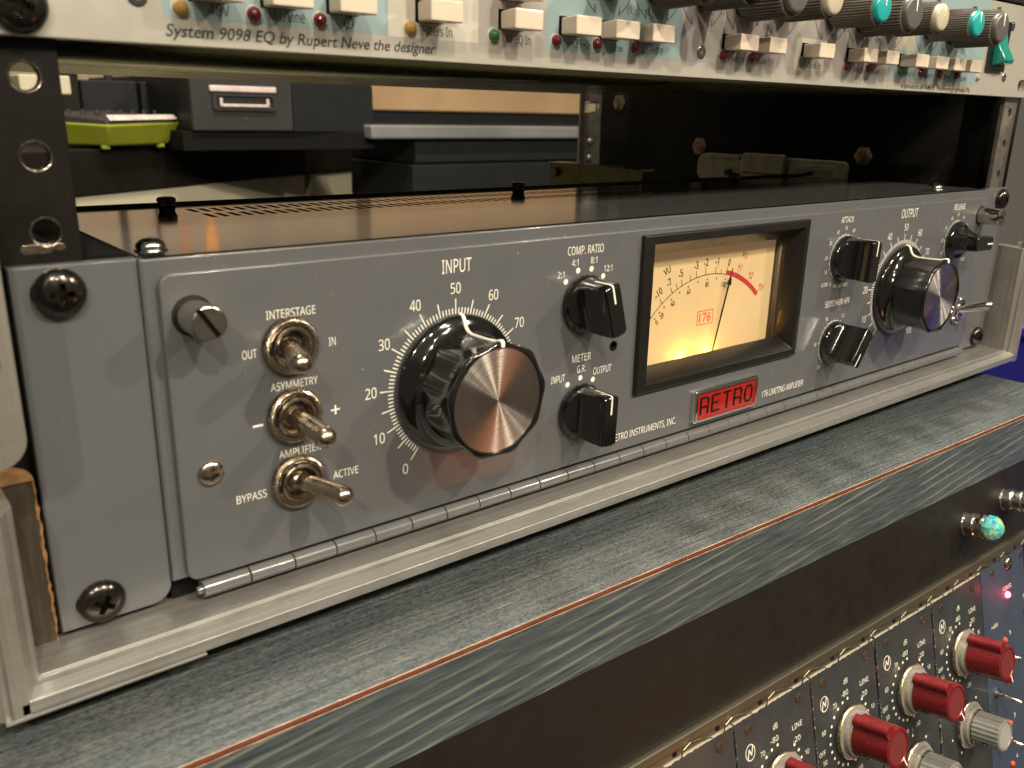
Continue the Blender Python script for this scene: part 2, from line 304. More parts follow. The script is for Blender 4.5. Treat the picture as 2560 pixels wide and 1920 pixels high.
# ------------------------------------------------------------------ mesh helpers (millimetres in, metres out)
class MB:
    def __init__(s): s.v = []; s.f = []; s.mi = []
    def add(s, vs, fs, mi=0):
        o = len(s.v); s.v += [tuple(p) for p in vs]; s.f += [tuple(i+o for i in f) for f in fs]; s.mi += [mi]*len(fs); return s
    def box(s, x0, x1, y0, y1, z0, z1, mi=0):
        v = [(x, y, z) for x in (x0, x1) for y in (y0, y1) for z in (z0, z1)]
        return s.add(v, [(0, 1, 3, 2), (4, 6, 7, 5), (0, 4, 5, 1), (2, 3, 7, 6), (0, 2, 6, 4), (1, 5, 7, 3)], mi)
    def lathe(s, prof, cx=0, cz=0, y0=0, n=48, mi=0, close=True, f=None):
        """profile (r, h): h grows out of the panel, i.e. towards -y"""
        vs = []; fs = []
        for r, h in prof:
            for i in range(n):
                a = 2*pi*i/n; rr = r if f is None else f(r, h, a)
                vs.append((cx+rr*sin(a), y0-h, cz+rr*cos(a)))
        for k in range(len(prof)-1):
            for i in range(n):
                j = (i+1) % n; fs.append((k*n+i, k*n+j, (k+1)*n+j, (k+1)*n+i))
        if close: fs.append(tuple((len(prof)-1)*n+i for i in range(n)))
        return s.add(vs, fs, mi)
    def tube(s, a, b, r0, r1=None, n=12, mi=0, cap=True, dome=False):
        a = Vector(a); b = Vector(b); r1 = r0 if r1 is None else r1; d = (b-a).normalized()
        u = d.orthogonal().normalized(); w_ = d.cross(u); rings = [(a, r0), (b, r1)]
        if dome: rings = [(a, r0), (b, r1)] + [(b+d*r1*sin(t), r1*cos(t)) for t in (rad(25), rad(50), rad(72), rad(86))]
        vs = []; fs = []
        for p, r in rings:
            for i in range(n):
                t = 2*pi*i/n; vs.append(p+u*r*cos(t)+w_*r*sin(t))
        for k in range(len(rings)-1):
            for i in range(n):
                j = (i+1) % n; fs.append((k*n+i, k*n+j, (k+1)*n+j, (k+1)*n+i))
        if cap: fs.append(tuple(range(n-1, -1, -1))); fs.append(tuple((len(rings)-1)*n+i for i in range(n)))
        return s.add(vs, fs, mi)
    def plate(s, outer, holes, y0, y1, mi=0, bev=0):
        """flat plate in the xz plane, front at y0 (smaller), back at y1, with holes; bev rounds the outer front edge"""
        def area(l): return sum(a[0]*b[1]-b[0]*a[1] for a, b in zip(l, l[1:]+l[:1]))
        def clean(l):
            o = [p for k, p in enumerate(l) if (p[0]-l[k-1][0])**2+(p[1]-l[k-1][1])**2 > 1e-8]
            return o if area(o) > 0 else o[::-1]
        def inset(l, d):
            out = []; n = len(l)
            for k in range(n):
                a = Vector(l[k-1]); b = Vector(l[k]); c = Vector(l[(k+1) % n]); e = (b-a).normalized(); f = (c-b).normalized()
                n1 = Vector((-e.y, e.x)); n2 = Vector((-f.y, f.x)); m = (n1+n2)
                m = m/max(1e-6, m.length); out.append(tuple(b+m*d/max(.5, m.dot(n1))))
            return out
        outer = clean(outer); holes = [clean(h) for h in holes]
        rings = [(0, y1)]+([(bev*(1-cos(rad(t))), y0+bev*(1-sin(rad(t)))) for t in (0, 22, 45, 68, 90)] if bev else [(0, y0)])
        n = len(outer); vs = []; fs = []
        for d, y in rings: vs += [(x, y, z) for x, z in (inset(outer, d) if d else outer)]
        for k in range(len(rings)-1):
            for i in range(n):
                j = (i+1) % n; fs.append((k*n+i, k*n+j, (k+1)*n+j, (k+1)*n+i))
        front = [(len(rings)-1)*n+i for i in range(n)]; back = list(range(n))
        for h in holes:
            o = len(vs); m = len(h); vs += [(x, y0, z) for x, z in h]+[(x, y1, z) for x, z in h]
            front += range(o, o+m); back += range(o+m, o+2*m)
            for i in range(m): fs.append((o+i, o+(i+1) % m, o+m+(i+1) % m, o+m+i))
        fl = inset(outer, rings[-1][0]) if bev else outer
        for t in tessellate_polygon([[Vector((x, z, 0)) for x, z in l] for l in [fl]+holes]): fs.append(tuple(front[i] for i in t))
        for t in tessellate_polygon([[Vector((x, z, 0)) for x, z in l] for l in [outer]+holes]): fs.append(tuple(back[i] for i in t))
        return s.add(vs, fs, mi)
    def ribbon(s, pts, wdt, y=None, mi=0, nrm=(0, -1, 0)):
        """flat line of given width following 2D points (x,z) at depth y"""
        for (xa, za), (xb, zb) in zip(pts, pts[1:]):
            d = Vector((xb-xa, zb-za)); L = d.length
            if L < 1e-6: continue
            d /= L; q = Vector((-d.y, d.x))*wdt/2; e = d*wdt*.12
            s.add([(xa-q.x-e.x, y, za-q.y-e.y), (xb-q.x+e.x, y, zb-q.y+e.y), (xb+q.x+e.x, y, zb+q.y+e.y), (xa+q.x-e.x, y, za+q.y-e.y)], [(0, 1, 2, 3)], mi)
        return s
    def disc(s, cx, cz, r, y, n=20, mi=0, sx=1):
        return s.add([(cx+r*sx*sin(2*pi*i/n), y, cz+r*cos(2*pi*i/n)) for i in range(n)], [tuple(range(n))], mi)
    def rot_y(s, deg, cx=0, cz=0, start=0):
        a = rad(deg)
        for i in range(start, len(s.v)):
            x, y, z = s.v[i]; x -= cx; z -= cz
            s.v[i] = (cx+x*cos(a)+z*sin(a), y, cz-x*sin(a)+z*cos(a))
        return s
    def mesh(s, name, mats, sharp=35, smooth=True):
        me = bpy.data.meshes.new(name); me.from_pydata([(x*S, y*S, z*S) for x, y, z in s.v], [], s.f)
        for m in (mats if isinstance(mats, (list, tuple)) else [mats]): me.materials.append(M[m] if isinstance(m, str) else m)
        for p, i in zip(me.polygons, s.mi): p.material_index = i
        bm = bmesh.new(); bm.from_mesh(me); bmesh.ops.remove_doubles(bm, verts=bm.verts, dist=1e-7)
        bmesh.ops.recalc_face_normals(bm, faces=bm.faces)
        if smooth:
            for f in bm.faces: f.smooth = abs(f.normal.y) < .9995
            for e in bm.edges:
                e.smooth = not (len(e.link_faces) == 2 and e.calc_face_angle(0) > rad(sharp))
        bm.to_mesh(me); bm.free(); me.update(); return me
def part(name, mb, mats, parent=None, bevel=0, sharp=35, label=None, seg=2, inv=True, local=False):
    me = mb.mesh(name, mats, sharp) if isinstance(mb, MB) else mb
    o = bpy.data.objects.new(name, me); C.objects.link(o)
    if parent is not None:
        o.parent = parent
        if not local and 'origin' in parent: o.matrix_parent_inverse = Matrix.Translation(-Vector(parent['origin']))
        elif not local and parent.parent is not None: pass
    if label: o['label'] = label
    if bevel:
        b = o.modifiers.new('edge', 'BEVEL'); b.width = bevel*S; b.segments = seg; b.limit_method = 'ANGLE'; b.angle_limit = rad(40); b.harden_normals = False
    return o
def thing(name, label, cat, origin=(0, 0, 0), group=None):
    o = bpy.data.objects.new(name, None); C.objects.link(o); o.empty_display_size = .01
    o.location = tuple(c*S for c in origin); o['origin'] = [c*S for c in origin]
    o['label'] = label; o['category'] = cat
    if group: o['group'] = group
    return o
def tag(o, label, cat, group=None):
    o['label'] = label; o['category'] = cat
    if group: o['group'] = group
    return o
def struct(o): o['kind'] = 'structure'; return o
def rrect(x0, x1, z0, z1, r, n=6):
    if not isinstance(r, (list, tuple)): r = [r]*4      # bottom-left, bottom-right, top-right, top-left
    pts = []
    for (cx, cz, a0, rr) in ((x0+r[0], z0+r[0], 180, r[0]), (x1-r[1], z0+r[1], 270, r[1]), (x1-r[2], z1-r[2], 0, r[2]), (x0+r[3], z1-r[3], 90, r[3])):
        for k in range(n+1):
            a = rad(a0+90*k/n); pts.append((cx+rr*cos(a), cz+rr*sin(a)))
            if rr == 0: break
    return pts
def circ(cx, cz, r, n=24): return [(cx+r*cos(2*pi*i/n), cz+r*sin(2*pi*i/n)) for i in range(n)]
def slot(cx, cz, hl, r, n=8):
    return [(cx+hl+r*cos(rad(-90+180*i/n)), cz+r*sin(rad(-90+180*i/n))) for i in range(n+1)]+[(cx-hl+r*cos(rad(90+180*i/n)), cz+r*sin(rad(90+180*i/n))) for i in range(n+1)]

_tc = {}
import os
FONT_G = None
try:                           # the grotesque that ships inside Blender itself; the built-in font otherwise
    _p = os.path.join(bpy.utils.resource_path('LOCAL'), 'datafiles', 'fonts', 'NotoSansHebrew-Regular.woff2')
    if os.path.exists(_p): FONT_G = bpy.data.fonts.load(_p)
except Exception: FONT_G = None
GROT = True
def glyphs(txt, weight=0., italic=0.):
    key = (txt, weight, italic, GROT)
    if key in _tc: return _tc[key]
    cu = bpy.data.curves.new('t', 'FONT'); cu.body = txt; cu.size = 1; cu.resolution_u = 3; cu.offset = weight; cu.shear = italic
    if GROT and FONT_G: cu.font = FONT_G
    o = bpy.data.objects.new('t', cu); C.objects.link(o)
    dg = bpy.context.evaluated_depsgraph_get(); dg.update()
    me = bpy.data.meshes.new_from_object(o.evaluated_get(dg))
    vs = [(v.co.x, v.co.y) for v in me.vertices]; fs = [tuple(p.vertices) for p in me.polygons]
    bpy.data.objects.remove(o); bpy.data.curves.remove(cu); bpy.data.meshes.remove(me)
    _tc[key] = (vs, fs); return _tc[key]
CAP = {}
def text(mb, txt, x, z, h, width=None, y=0, align='L', rot=0, mi=0, weight=0., italic=0., spread=None):
    """flat lettering: x,z of the baseline (left, centre or right), cap height h, total width"""
    if GROT not in CAP:
        v, _ = glyphs('H'); CAP[GROT] = max(p[1] for p in v)
    vs, fs = glyphs(txt, weight, italic)
    x0 = min(p[0] for p in vs); x1 = max(p[0] for p in vs)
    sz = h/CAP[GROT]; sx = sz*.78 if width is None else width/(x1-x0)
    wd = (x1-x0)*sx; off = {'L': 0, 'C': -wd/2, 'R': -wd}[align]
    zc = -h/2 if align == 'C' else 0
    a = rad(rot); out = []
    for px, pz in vs:
        lx = (px-x0)*sx+off; lz = pz*sz+zc
        out.append((x+lx*cos(a)+lz*sin(a), y, z-lx*sin(a)+lz*cos(a)))
    return mb.add(out, fs, mi)

def boolean(o, cutter_mb, name='cut'):
    """cut a shape out of an object and bake the result into its mesh"""
    cme = cutter_mb.mesh('cutter', 'void', smooth=False); co = bpy.data.objects.new('cutter', cme); C.objects.link(co)
    m = o.modifiers.new('b', 'BOOLEAN'); m.object = co; m.operation = 'DIFFERENCE'; m.solver = 'EXACT'
    dg = bpy.context.evaluated_depsgraph_get(); dg.update()
    me = bpy.data.meshes.new_from_object(o.evaluated_get(dg)); o.modifiers.remove(m)
    old = o.data; o.data = me; bpy.data.objects.remove(co); bpy.data.meshes.remove(old)
    bm = bmesh.new(); bm.from_mesh(me)
    for f in bm.faces: f.smooth = True
    for e in bm.edges: e.smooth = not (len(e.link_faces) == 2 and e.calc_face_angle(0) > rad(30))
    bm.to_mesh(me); bm.free(); me.name = name; return o

# ---- shared small hardware, modelled round their own centre and facing -y
def screw_mesh(name, R, dome, mat_, rot=0, recess=.55, base=0., slotted=False, cham=0):
    mb = MB(); n = 32
    if slotted:            # plain cylinder carrying two half discs either side of the slot
        mb.lathe([(R, 0), (R, dome-1.1), (.02, dome-1.1)], n=48)
        for sg in (1, -1):
            g = .62; a0 = math.asin(g/R); st = []
            for rr, yy in ((R, -(dome-1.1)), (R, -(dome-.35)), (R-.12, -(dome-.12)), (R-.35, -dome)):
                ring = [(sg*rr*sin(a0+(pi-2*a0)*k/18-pi/2+0)*1., yy, sg*(g if k in (0, 18) else max(g, rr*cos(a0+(pi-2*a0)*k/18-pi/2)))) for k in range(19)]
                st.append(ring)
            vs = [p for r_ in st for p in r_]; m = 19
            fs = [(k*m+i, k*m+(i+1) % m, (k+1)*m+(i+1) % m, (k+1)*m+i) for k in range(3) for i in range(m)]+[tuple(3*m+i for i in range(m))]
            mb.add(vs, fs)
        mb.box(-R*.93, R*.93, -(dome-1.0), -(dome-1.15), -.60, .60, 1)  # dark strip paints the slot's shade onto the groove floor
        return mb.mesh(name, [mat_, 'void'], 30)
    else: prof = [(R*.96, base), (R, base+dome*.22)]+[(R*cos(t), base+dome*.22+dome*.78*sin(t)) for t in [rad(a) for a in (15, 30, 45, 58, 70, 80)]]+[(R*.03, base+dome)]
    mb.lathe([(0.01, base)]+prof, n=n)
    o = bpy.data.objects.new('tmp', mb.mesh(name, mat_, 30)); C.objects.link(o)
    cut = MB(); a = R*recess; t = R*.13
    if slotted:
        cut.box(-R*1.3, R*1.3, -(base+dome+2), -(base+dome-1.5), -R*.16, R*.16)
    else:
        v = []
        for k in range(12):
            pass
        loop = [(t, a), (t*1.15, t*1.15), (a, t), (a, -t), (t*1.15, -t*1.15), (t, -a), (-t, -a), (-t*1.15, -t*1.15), (-a, -t), (-a, t), (-t*1.15, t*1.15), (-t, a)]
        f0 = -(base+dome+.5); f1 = -(base+dome*.25)
        nn = len(loop); vs = [(x, f0, z) for x, z in loop]+[(x*.62, f1, z*.62) for x, z in loop]
        cut.add(vs, [tuple(range(nn)), tuple(range(2*nn-1, nn-1, -1))]+[(i, (i+1) % nn, nn+(i+1) % nn, nn+i) for i in range(nn)])
    boolean(o, cut, name); me = o.data; bpy.data.objects.remove(o); return me
def place(name, me, parent, x, y, z, rot=0, label=None, extra=None):
    o = bpy.data.objects.new(name, me); C.objects.link(o); o.parent = parent
    org = Vector(parent['origin']) if 'origin' in parent else Vector((0, 0, 0))
    o.location = Vector((x*S, y*S, z*S))-org; o.rotation_euler = (0, rad(rot), 0)
    if extra: o.rotation_euler = extra
    if label: o['label'] = label
    return o
RACKSCREW = screw_mesh('rack_screw', 5.5, 3.6, 'blackscrew', recess=.50)
SMALLSCREW = screw_mesh('small_screw', 3.3, 1.7, 'nickel', recess=.60)
THUMB = screw_mesh('thumbscrew', 4.25, 11, 'steel', slotted=True)
PANSCREW = screw_mesh('pan_screw', 3.4, 2.6, 'zinc', recess=.5)
COUNTER = screw_mesh('countersunk_screw', 2.2, .45, 'zinc', recess=.62)
BLACKSMALL = screw_mesh('dark_screw', 2.0, .5, 'brownscrew', recess=.5)

# =================================================================== 1. THE GREY LIMITING AMPLIFIER
amp = thing('limiting_amplifier', 'grey two unit limiting amplifier with lit amber meter, big black knobs and red RETRO badge', 'amplifier', (241.3, 0, 0))
H = 88.1; DY = -3.0
for x0, x1, rr, hx in ((0, 26.3, (0, 5, 0, 0), 8.9), (456.3, 482.6, (5, 0, 0, 0), 473.7)):
    part('rack_ear', MB().plate(rrect(x0, x1, 0, H, rr), [slot(hx, 82.05, 1.9, 3.4), slot(hx, 5.95, 1.9, 3.4)], 0, 3, bev=.6), 'grey', amp)
for hx in (8.9, 473.7):
    for hz, rt in ((82.1, 3), (6.0, 28)):
        place('rack_screw', RACKSCREW, amp, hx+.5, -.1, hz, rt+(0 if hx < 100 else 35))
part('front_frame', MB().plate(rrect(26.3, 456.3, 5.4, 88.0, (0, 0, .5, .5)), [rrect(196, 285, 29, 78.5, .5)], -1.2, 1.5, bev=.6), 'grey', amp)
part('hinged_door', MB().plate(rrect(29.6, 452.8, 4.7, 84.4, 3.2), [rrect(194, 287, 27.5, 80, .5), circ(179.4, 45.2, 1.35, 18)], DY, -1.2, bev=.6), 'grey', amp)
part('access_hole', MB().lathe([(1.75, -.2), (1.75, .25), (1.35, .3), (1.3, -1.6), (.01, -1.6)], 179.4, 45.2, DY, 24, close=False), 'void', amp)
# chassis behind the panel
ch = MB(); ch.box(28, 29.4, 1.5, 108, 6, 86.6); ch.box(453.2, 454.6, 1.5, 108, 6, 86.6); ch.box(29.4, 453.2, 106.6, 108, 6, 86.6); ch.box(29.4, 453.2, 1.5, 106.6, 6, 7.4)
part('chassis', ch, 'grey_top', amp)
part('side_lining', MB().box(16.8, 27.2, 12, 108, 6, 87.6), 'void', amp)
part('inner_chassis', MB().box(45, 440, 14, 100, 12, 80), 'void', amp)
tp = MB(); zt, zb = 88.0, 86.8
xs0, pitch, ns = 69.2, 4.05, 92
def tb(x0, x1, y0, y1): tp.box(x0, x1, y0, y1, zb, zt)
tb(27.4, 455.2, -1.1, 68.0); tb(27.4, 455.2, 78.6, 83.6); tb(27.4, 455.2, 94.0, 108)
for y0, y1 in ((68.0, 78.6), (83.6, 94.0)):
    tb(27.4, xs0, y0, y1); tb(xs0+ns*pitch-1.9, 455.2, y0, y1)
    for i in range(ns-1): tb(xs0+i*pitch+2.15, xs0+(i+1)*pitch, y0, y1)
part('vented_top_cover', tp, 'grey_top', amp, label='glossy grey top cover with two rows of vent slots')
part('cover_seam', MB().box(27.6, 455, 107.2, 109.2, 86.2, 89.0), 'blackmat', amp)
def thumb_nut():
    mb = MB(); f = lambda r, h, a: r*(1+.04*(1 if int(a/(2*pi)*72) % 2 else -1)) if r > 2.55 else r
    mb.lathe([(2.5, 0), (2.6, 1.1), (2.9, 1.3), (3.0, 1.6), (3.0, 2.6), (2.7, 2.8), (2.7, 2.95), (3.0, 3.15), (2.9, 4.0), (2.3, 4.5), (.01, 4.6)], n=72, f=f); return mb.mesh('knurled_nut', 'black', 50)
TN = thumb_nut()
for x in (63, 213, 363):
    place('knurled_thumb_nut', TN, amp, x, 92, 88, extra=(rad(-90), 0, 0))
for x, y in ((30.9, 4.6), (412, 6.0)):
    wsh = place('top_screw', PANSCREW, amp, x, y, 89.4, extra=(rad(-90), 0, rad(20)))
    part('washer', MB().tube((x, y, 88.0), (x, y, 88.6), 3.0, n=28).tube((x, y, 88.6), (x, y, 89.35), 3.8, n=28), 'zinc', amp, .25)
# hinge
for i in range(33):
    x0 = 32.5+i*12.62
    part('hinge_knuckle', MB().tube((x0+.18, DY-.2, 2.0), (x0+12.44, DY-.2, 2.0), 2.25, n=24), 'grey_hinge', amp, .18)
part('hinge_pin', MB().tube((31.4, DY-.2, 2.0), (450, DY-.2, 2.0), 1.1, n=14), 'grey_hinge', amp)
part('hinge_leaf', MB().box(33, 449, -1.1, 1.2, -.6, 5.0), 'grey_hinge', amp)
part('backing_sheet', MB().plate(rrect(26.5, 456, -1, 86, 0), [rrect(192, 289, 27, 81, 0)], 2.2, 3.0), 'void', amp)  # dark sheet put in for the shade behind the panel gaps
for hx in (36.7, 446.5):
    place('captive_thumbscrew', THUMB, amp, hx, DY, 74.0 if hx < 100 else 75.2, 57 if hx < 100 else 0)
    part('thumbscrew_ferrule', MB().lathe([(5.0, 0), (4.9, .3), (4.3, .35)], hx, 74.0 if hx < 100 else 75.2, DY, 32, close=False), 'blackmat', amp)
place('door_screw', SMALLSCREW, amp, 37.6, DY, 33.4, 12)

# --- toggles
def toggle(parent, cx, cz, y0, tip, mat_='nickel', R=7.55, sc_=1., name='toggle_switch', keyed=True):
    t = bpy.data.objects.new(name, None); C.objects.link(t); t.parent = parent; t.empty_display_size = .005
    if 'origin' in parent: t.location = Vector((cx*S, y0*S, cz*S))-Vector(parent['origin'])
    else: t.location = (cx*S, y0*S, cz*S)
    k = sc_; nt_ = 68*2
    f = lambda r, h, a: (r*(1+.036*(1 if int(a/(2*pi)*nt_+.5) % 2 else -1)) if r > 6.7*k*R/7.55 else r)
    g = R/7.55*k
    part('knurled_nut', MB().lathe([(7.2*g, 0), (7.55*g, .25), (7.55*g, 1.5), (7.0*g, 2.0), (6.7*g, 2.15), (6.2*g, 2.2), (5.75*g, 2.1), (5.6*g, 1.0), (4.6*g, 1.0)], n=nt_, f=f, close=False), mat_, t, local=True, sharp=20)
    part('bushing', MB().lathe([(5.35*g, 1.2), (5.35*g, 2.5), (5.0*g, 2.85), (4.5*g, 2.85), (4.2*g, 2.4), (3.7*g, .4), (2.9*g, -.4), (.01, -.5)], n=48, close=False), mat_, t, local=True)
    if keyed: part('keyway', MB().box(-6.1*g, -5.1*g, -2.5, -1.6, -1.5*g, .4*g), 'void', t, local=True)
    a = Vector((0, .6, 0)); b = Vector((tip[0]-cx, tip[1]-y0, tip[2]-cz)); d = (b-a).normalized(); rt = 2.95*g
    part('lever', MB().tube(a, b-d*rt*.9, 2.3*g, rt, 24, dome=True), mat_, t, local=True, sharp=60)
    part('ball_pivot', MB().lathe([(2.9*g*cos(q), .2+2.9*g*.8*sin(q)) for q in [rad(x) for x in (0, 20, 40, 60, 80)]]+[(.01, .2+2.3*g)], n=24), mat_, t, local=True)
    return t
toggle(amp, 60.7, 63.2, DY, (55.6, -20.5, 62.4))
toggle(amp, 60.7, 44.2, DY, (61.6, -21.5, 42.4))
toggle(amp, 60.7, 25.5, DY, (67.0, -20.5, 24.9))
toggle(amp, 437.8, 26.0, DY, (442.8, -18.5, 31.2), 'chrome', 6.8)
place('dark_lower_screw', BLACKSMALL, amp, 454.6, -1.2, 12)

# --- knobs
def knob_empty(name, cx, cz, rot, parent=amp, y0=DY, label=None):
    t = bpy.data.objects.new(name, None); C.objects.link(t); t.parent = parent; t.empty_display_size = .01
    org = Vector(parent['origin']) if 'origin' in parent else Vector((0, 0, 0))
    t.location = Vector((cx*S, y0*S, cz*S))-org; t.rotation_euler = (0, rad(rot), 0)
    if label: t['label'] = label
    return t
def flute(a, n=9): return .85*(.5-.5*cos(n*a))**.8
def big_knob(cx, cz, rot, label):
    t = knob_empty('large_fluted_knob', cx, cz, rot, label=label); n = 180
    part('skirt', MB().lathe([(19.5, .25), (21.0, .5), (21.25, 1.2), (21.0, 2.2), (20.2, 3.0), (19.0, 3.5), (17.8, 4.2), (16.9, 5.2), (16.4, 6.4), (15, 6.6)], n=96, close=False), 'black', t, local=True, sharp=50)
    fn = lambda r, h, a: r-flute(a)*(1. if r > 15.8 else 0)
    part('fluted_body', MB().lathe([(16.6, 6.0), (16.3, 7.5), (16.4, 14), (16.7, 18.6), (17.3, 20.2), (17.4, 21.1), (17.0, 21.6), (15.7, 21.75), (15.3, 21.2), (15.2, 20.6)], n=n, close=False, f=fn), 'black', t, local=True, sharp=50)
    part('spun_disc', MB().lathe([(15.25, 21.0), (.02, 21.02)], n=72), 'disc', t, local=True)
    prof = [(21.3, .9), (21.15, 2.3), (20.3, 3.1), (19.05, 3.6), (17.85, 4.3), (17.0, 5.3), (16.55, 6.6), (16.4, 7.5), (16.48, 14), (16.8, 18.7), (17.35, 20.2), (17.5, 21.2), (17.05, 21.72), (15.75, 21.85)]
    l = MB(); vs = []; cs = [(-.62, -.25), (-.56, .10), (-.3, .30), (.3, .30), (.56, .10), (.62, -.25)]; m = len(cs)
    for k, (r, h) in enumerate(prof):
        ra, ha = prof[max(0, k-1)]; rb_, hb = prof[min(len(prof)-1, k+1)]; tg = Vector((rb_-ra, hb-ha)).normalized(); q = Vector((tg.y, -tg.x))
        for a, b in cs: vs.append((a, -(h+q.y*b), r+q.x*b))
    l.add(vs, [(k*m+i, k*m+i+1, (k+1)*m+i+1, (k+1)*m+i) for k in range(len(prof)-1) for i in range(m-1)])
    part('pointer_line', l, 'white', t, local=True, sharp=60)
    return t
big_knob(112.8, 43.7, 2.5, 'large black fluted INPUT knob with spun metal disc')
big_knob(370.9, 44.3, 2.5, 'large black fluted OUTPUT knob with spun metal disc')
def bar_knob(cx, cz, rot, label, size=1.):
    t = knob_empty('bar_knob', cx, cz, rot, label=label); mb = MB()
    lv = [(9.5, .3, 9.5), (9.75, .8, 9.8), (9.7, 1.8, 9.8), (9.2, 2.5, 9.3), (8.95, 2.8, 9.0), (8.95, 3.0, 8.6), (8.95, 3.25, 7.4), (8.95, 3.7, 6.1), (8.95, 4.5, 5.0), (8.95, 5.8, 4.2), (8.95, 7.5, 3.8), (8.95, 10, 3.65), (8.95, 14.6, 3.45), (8.75, 15.15, 3.25), (8.3, 15.4, 2.9)]
    n = 72; vs = []; fs = []
    for R, h, w_ in lv:
        for i in range(n):
            a = 2*pi*i/n; x = R*sin(a); z = R*cos(a)
            if abs(x) > w_:
                x = w_ if x > 0 else -w_
            vs.append((x*size, -h*size, z*size))
    for k in range(len(lv)-1):
        for i in range(n):
            j = (i+1) % n; fs.append((k*n+i, k*n+j, (k+1)*n+j, (k+1)*n+i))
    fs.append(tuple((len(lv)-1)*n+i for i in range(n))); mb.add(vs, fs)
    part('grip', mb, 'black', t, local=True, sharp=42)
    wv = .36; p = [(9.0, 7.4), (9.02, 10), (9.02, 14.6), (8.85, 15.2), (8.3, 15.47), (2.6, 15.47)]; vs = []
    for r, h in p: vs += [(-wv, -h*size, r*size), (wv, -h*size, r*size)]
    part('pointer_line', MB().add(vs, [(2*i, 2*i+1, 2*i+3, 2*i+2) for i in range(len(p)-1)]), 'white', t, local=True, sharp=60)
    return t
bar_knob(164.3, 62.0, -16, 'black bar knob of the COMP. RATIO switch, set to 4:1')
bar_knob(164.4, 24.7, 1, 'black bar knob of the METER switch, set upright to G.R.')
bar_knob(319.0, 63.9, 3, 'black bar knob under the word ATTACK')
bar_knob(319.2, 26.0, -145, 'black bar knob of the SIDECHAIN HPF, turned down to OFF')
bar_knob(421.8, 64.0, 92, 'black bar knob under the word RELEASE, pointing right')

# --- meter
mt = bpy.data.objects.new('vu_meter', None); C.objects.link(mt); mt.parent = amp; mt.matrix_parent_inverse = Matrix.Translation(-Vector(amp['origin']))
mt['label'] = 'lit amber VU meter in a black bevelled frame'
def loft(rects, y):
    mb = MB(); vs = []
    for (x0, x1, z0, z1), yy in zip(rects, y): vs += [(x0, yy, z0), (x1, yy, z0), (x1, yy, z1), (x0, yy, z1)]
    fs = []
    for k in range(len(rects)-1):
        for i in range(4):
            j = (i+1) % 4; fs.append((k*4+i, k*4+j, (k+1)*4+j, (k+1)*4+i))
    return mb.add(vs, fs)
part('bezel', loft([(190.5, 288.5, 25.4, 82.4), (190.4, 288.6, 25.3, 82.5), (190.9, 288.1, 25.8, 82.0), (195.2, 285.6, 28.3, 79.2), (197.9, 282.5, 32.7, 74.4), (197.9, 282.5, 32.7, 74.4)], [DY, -4.6, -5.05, -5.1, 1.6, 2.4]), 'bezel', mt, .12)
part('dial_card', MB().box(197.0, 281.6, 6.0, 6.6, 30.6, 76), 'dial', mt)
hb = loft([(197.7, 282.7, 32.4, 74.6), (196.2, 283.4, 29.5, 77), (196.2, 283.4, 29.5, 77)], [2.4, 2.8, 8])
part('meter_housing', hb, 'amber', mt)
part('side_reflector', MB().box(281.7, 282.3, 3.2, 6.0, 30, 76), 'dullside', mt)
GROT = False
PX, PZ, AR = 240.2, 16.9, 46.0
pr = MB(); yk = 5.94
def P(ang, r): return (PX+r*sin(rad(ang)), PZ+r*cos(rad(ang)))
pr.ribbon([P(a, AR) for a in [-46.5+k*1.5 for k in range(40)]], .32, yk)
for a, l in ((-46.5, 2.4), (-44.6, 2.4), (-35.6, 2.5), (-27.7, 2.5), (-24.0, 2.5), (-20.4, 2.5), (-14.4, 2.5), (-10.0, 2.8), (-3.4, 2.8), (4.1, 2.8), (8.4, 1.8), (12.5, 2.9)):
    pr.ribbon([P(a, AR), P(a, AR+l)], .30, yk)
for a, s_, r, h in ((-35.0, '-10', 50.9, 2.9), (-27.6, '-7', 50.9, 2.9), (-20.0, '-5', 50.9, 2.9), (-9.8, '-3', 50.9, 2.9), (-3.2, '-2', 50.9, 2.9), (4.3, '-1', 50.9, 2.9), (13.0, '0', 50.9, 2.9), (-26.9, 'VU', 55.7, 2.6)):
    x, z = P(a, r); text(pr, s_, x, z, h, None, yk, 'C', a*1.0, weight=.014)
for a in (-43.4, -39.2, -35.3, -29.6, -23.0, -16.4, -9.2, -1.8, 5.6, 12.8):
    x, z = P(a, AR-1.9); pr.disc(x, z, .38, yk, 12)
for a, s_ in ((-43.6, '0'), (-39.0, '20'), (-29.5, '40'), (-16.5, '60'), (-1.8, '80'), (12.6, '100')):
    x, z = P(a, AR-3.9); text(pr, s_, x, z, 2.0, None, yk, 'C', a, weight=.010)
part('scale_print', pr, 'dialink', mt)['kind'] = 'stuff'
rd = MB(); n = 26
vs = []
for k in range(n+1):
    a = 12.6+(42.6-12.6)*k/n; vs += [(*P(a, AR-.1),), (*P(a, AR+1.85),)]
rd.add([(x, yk, z) for x, z in vs], [(2*i, 2*i+2, 2*i+3, 2*i+1) for i in range(n)])
for a, l in ((17, 1.2), (21.2, 1.7), (31, 1.7), (42.0, 1.6)): rd.ribbon([P(a, AR+1.8), P(a, AR+1.8+l)], .3, yk)
for a, s_ in ((21.6, '+1'), (31.4, '+2'), (42.2, '+3'), ):
    x, z = P(a, 50.7); text(rd, s_, x, z, 2.7, None, yk, 'C', a, weight=.012)
x, z = P(22.1, 55.9); text(rd, 'VU', x, z, 2.4, None, yk, 'C', 22, weight=.012)
part('red_zone_print', rd, 'redink', mt)['kind'] = 'stuff'
ob = MB(); bx = (234.8, 244.2, 43.1, 48.5)
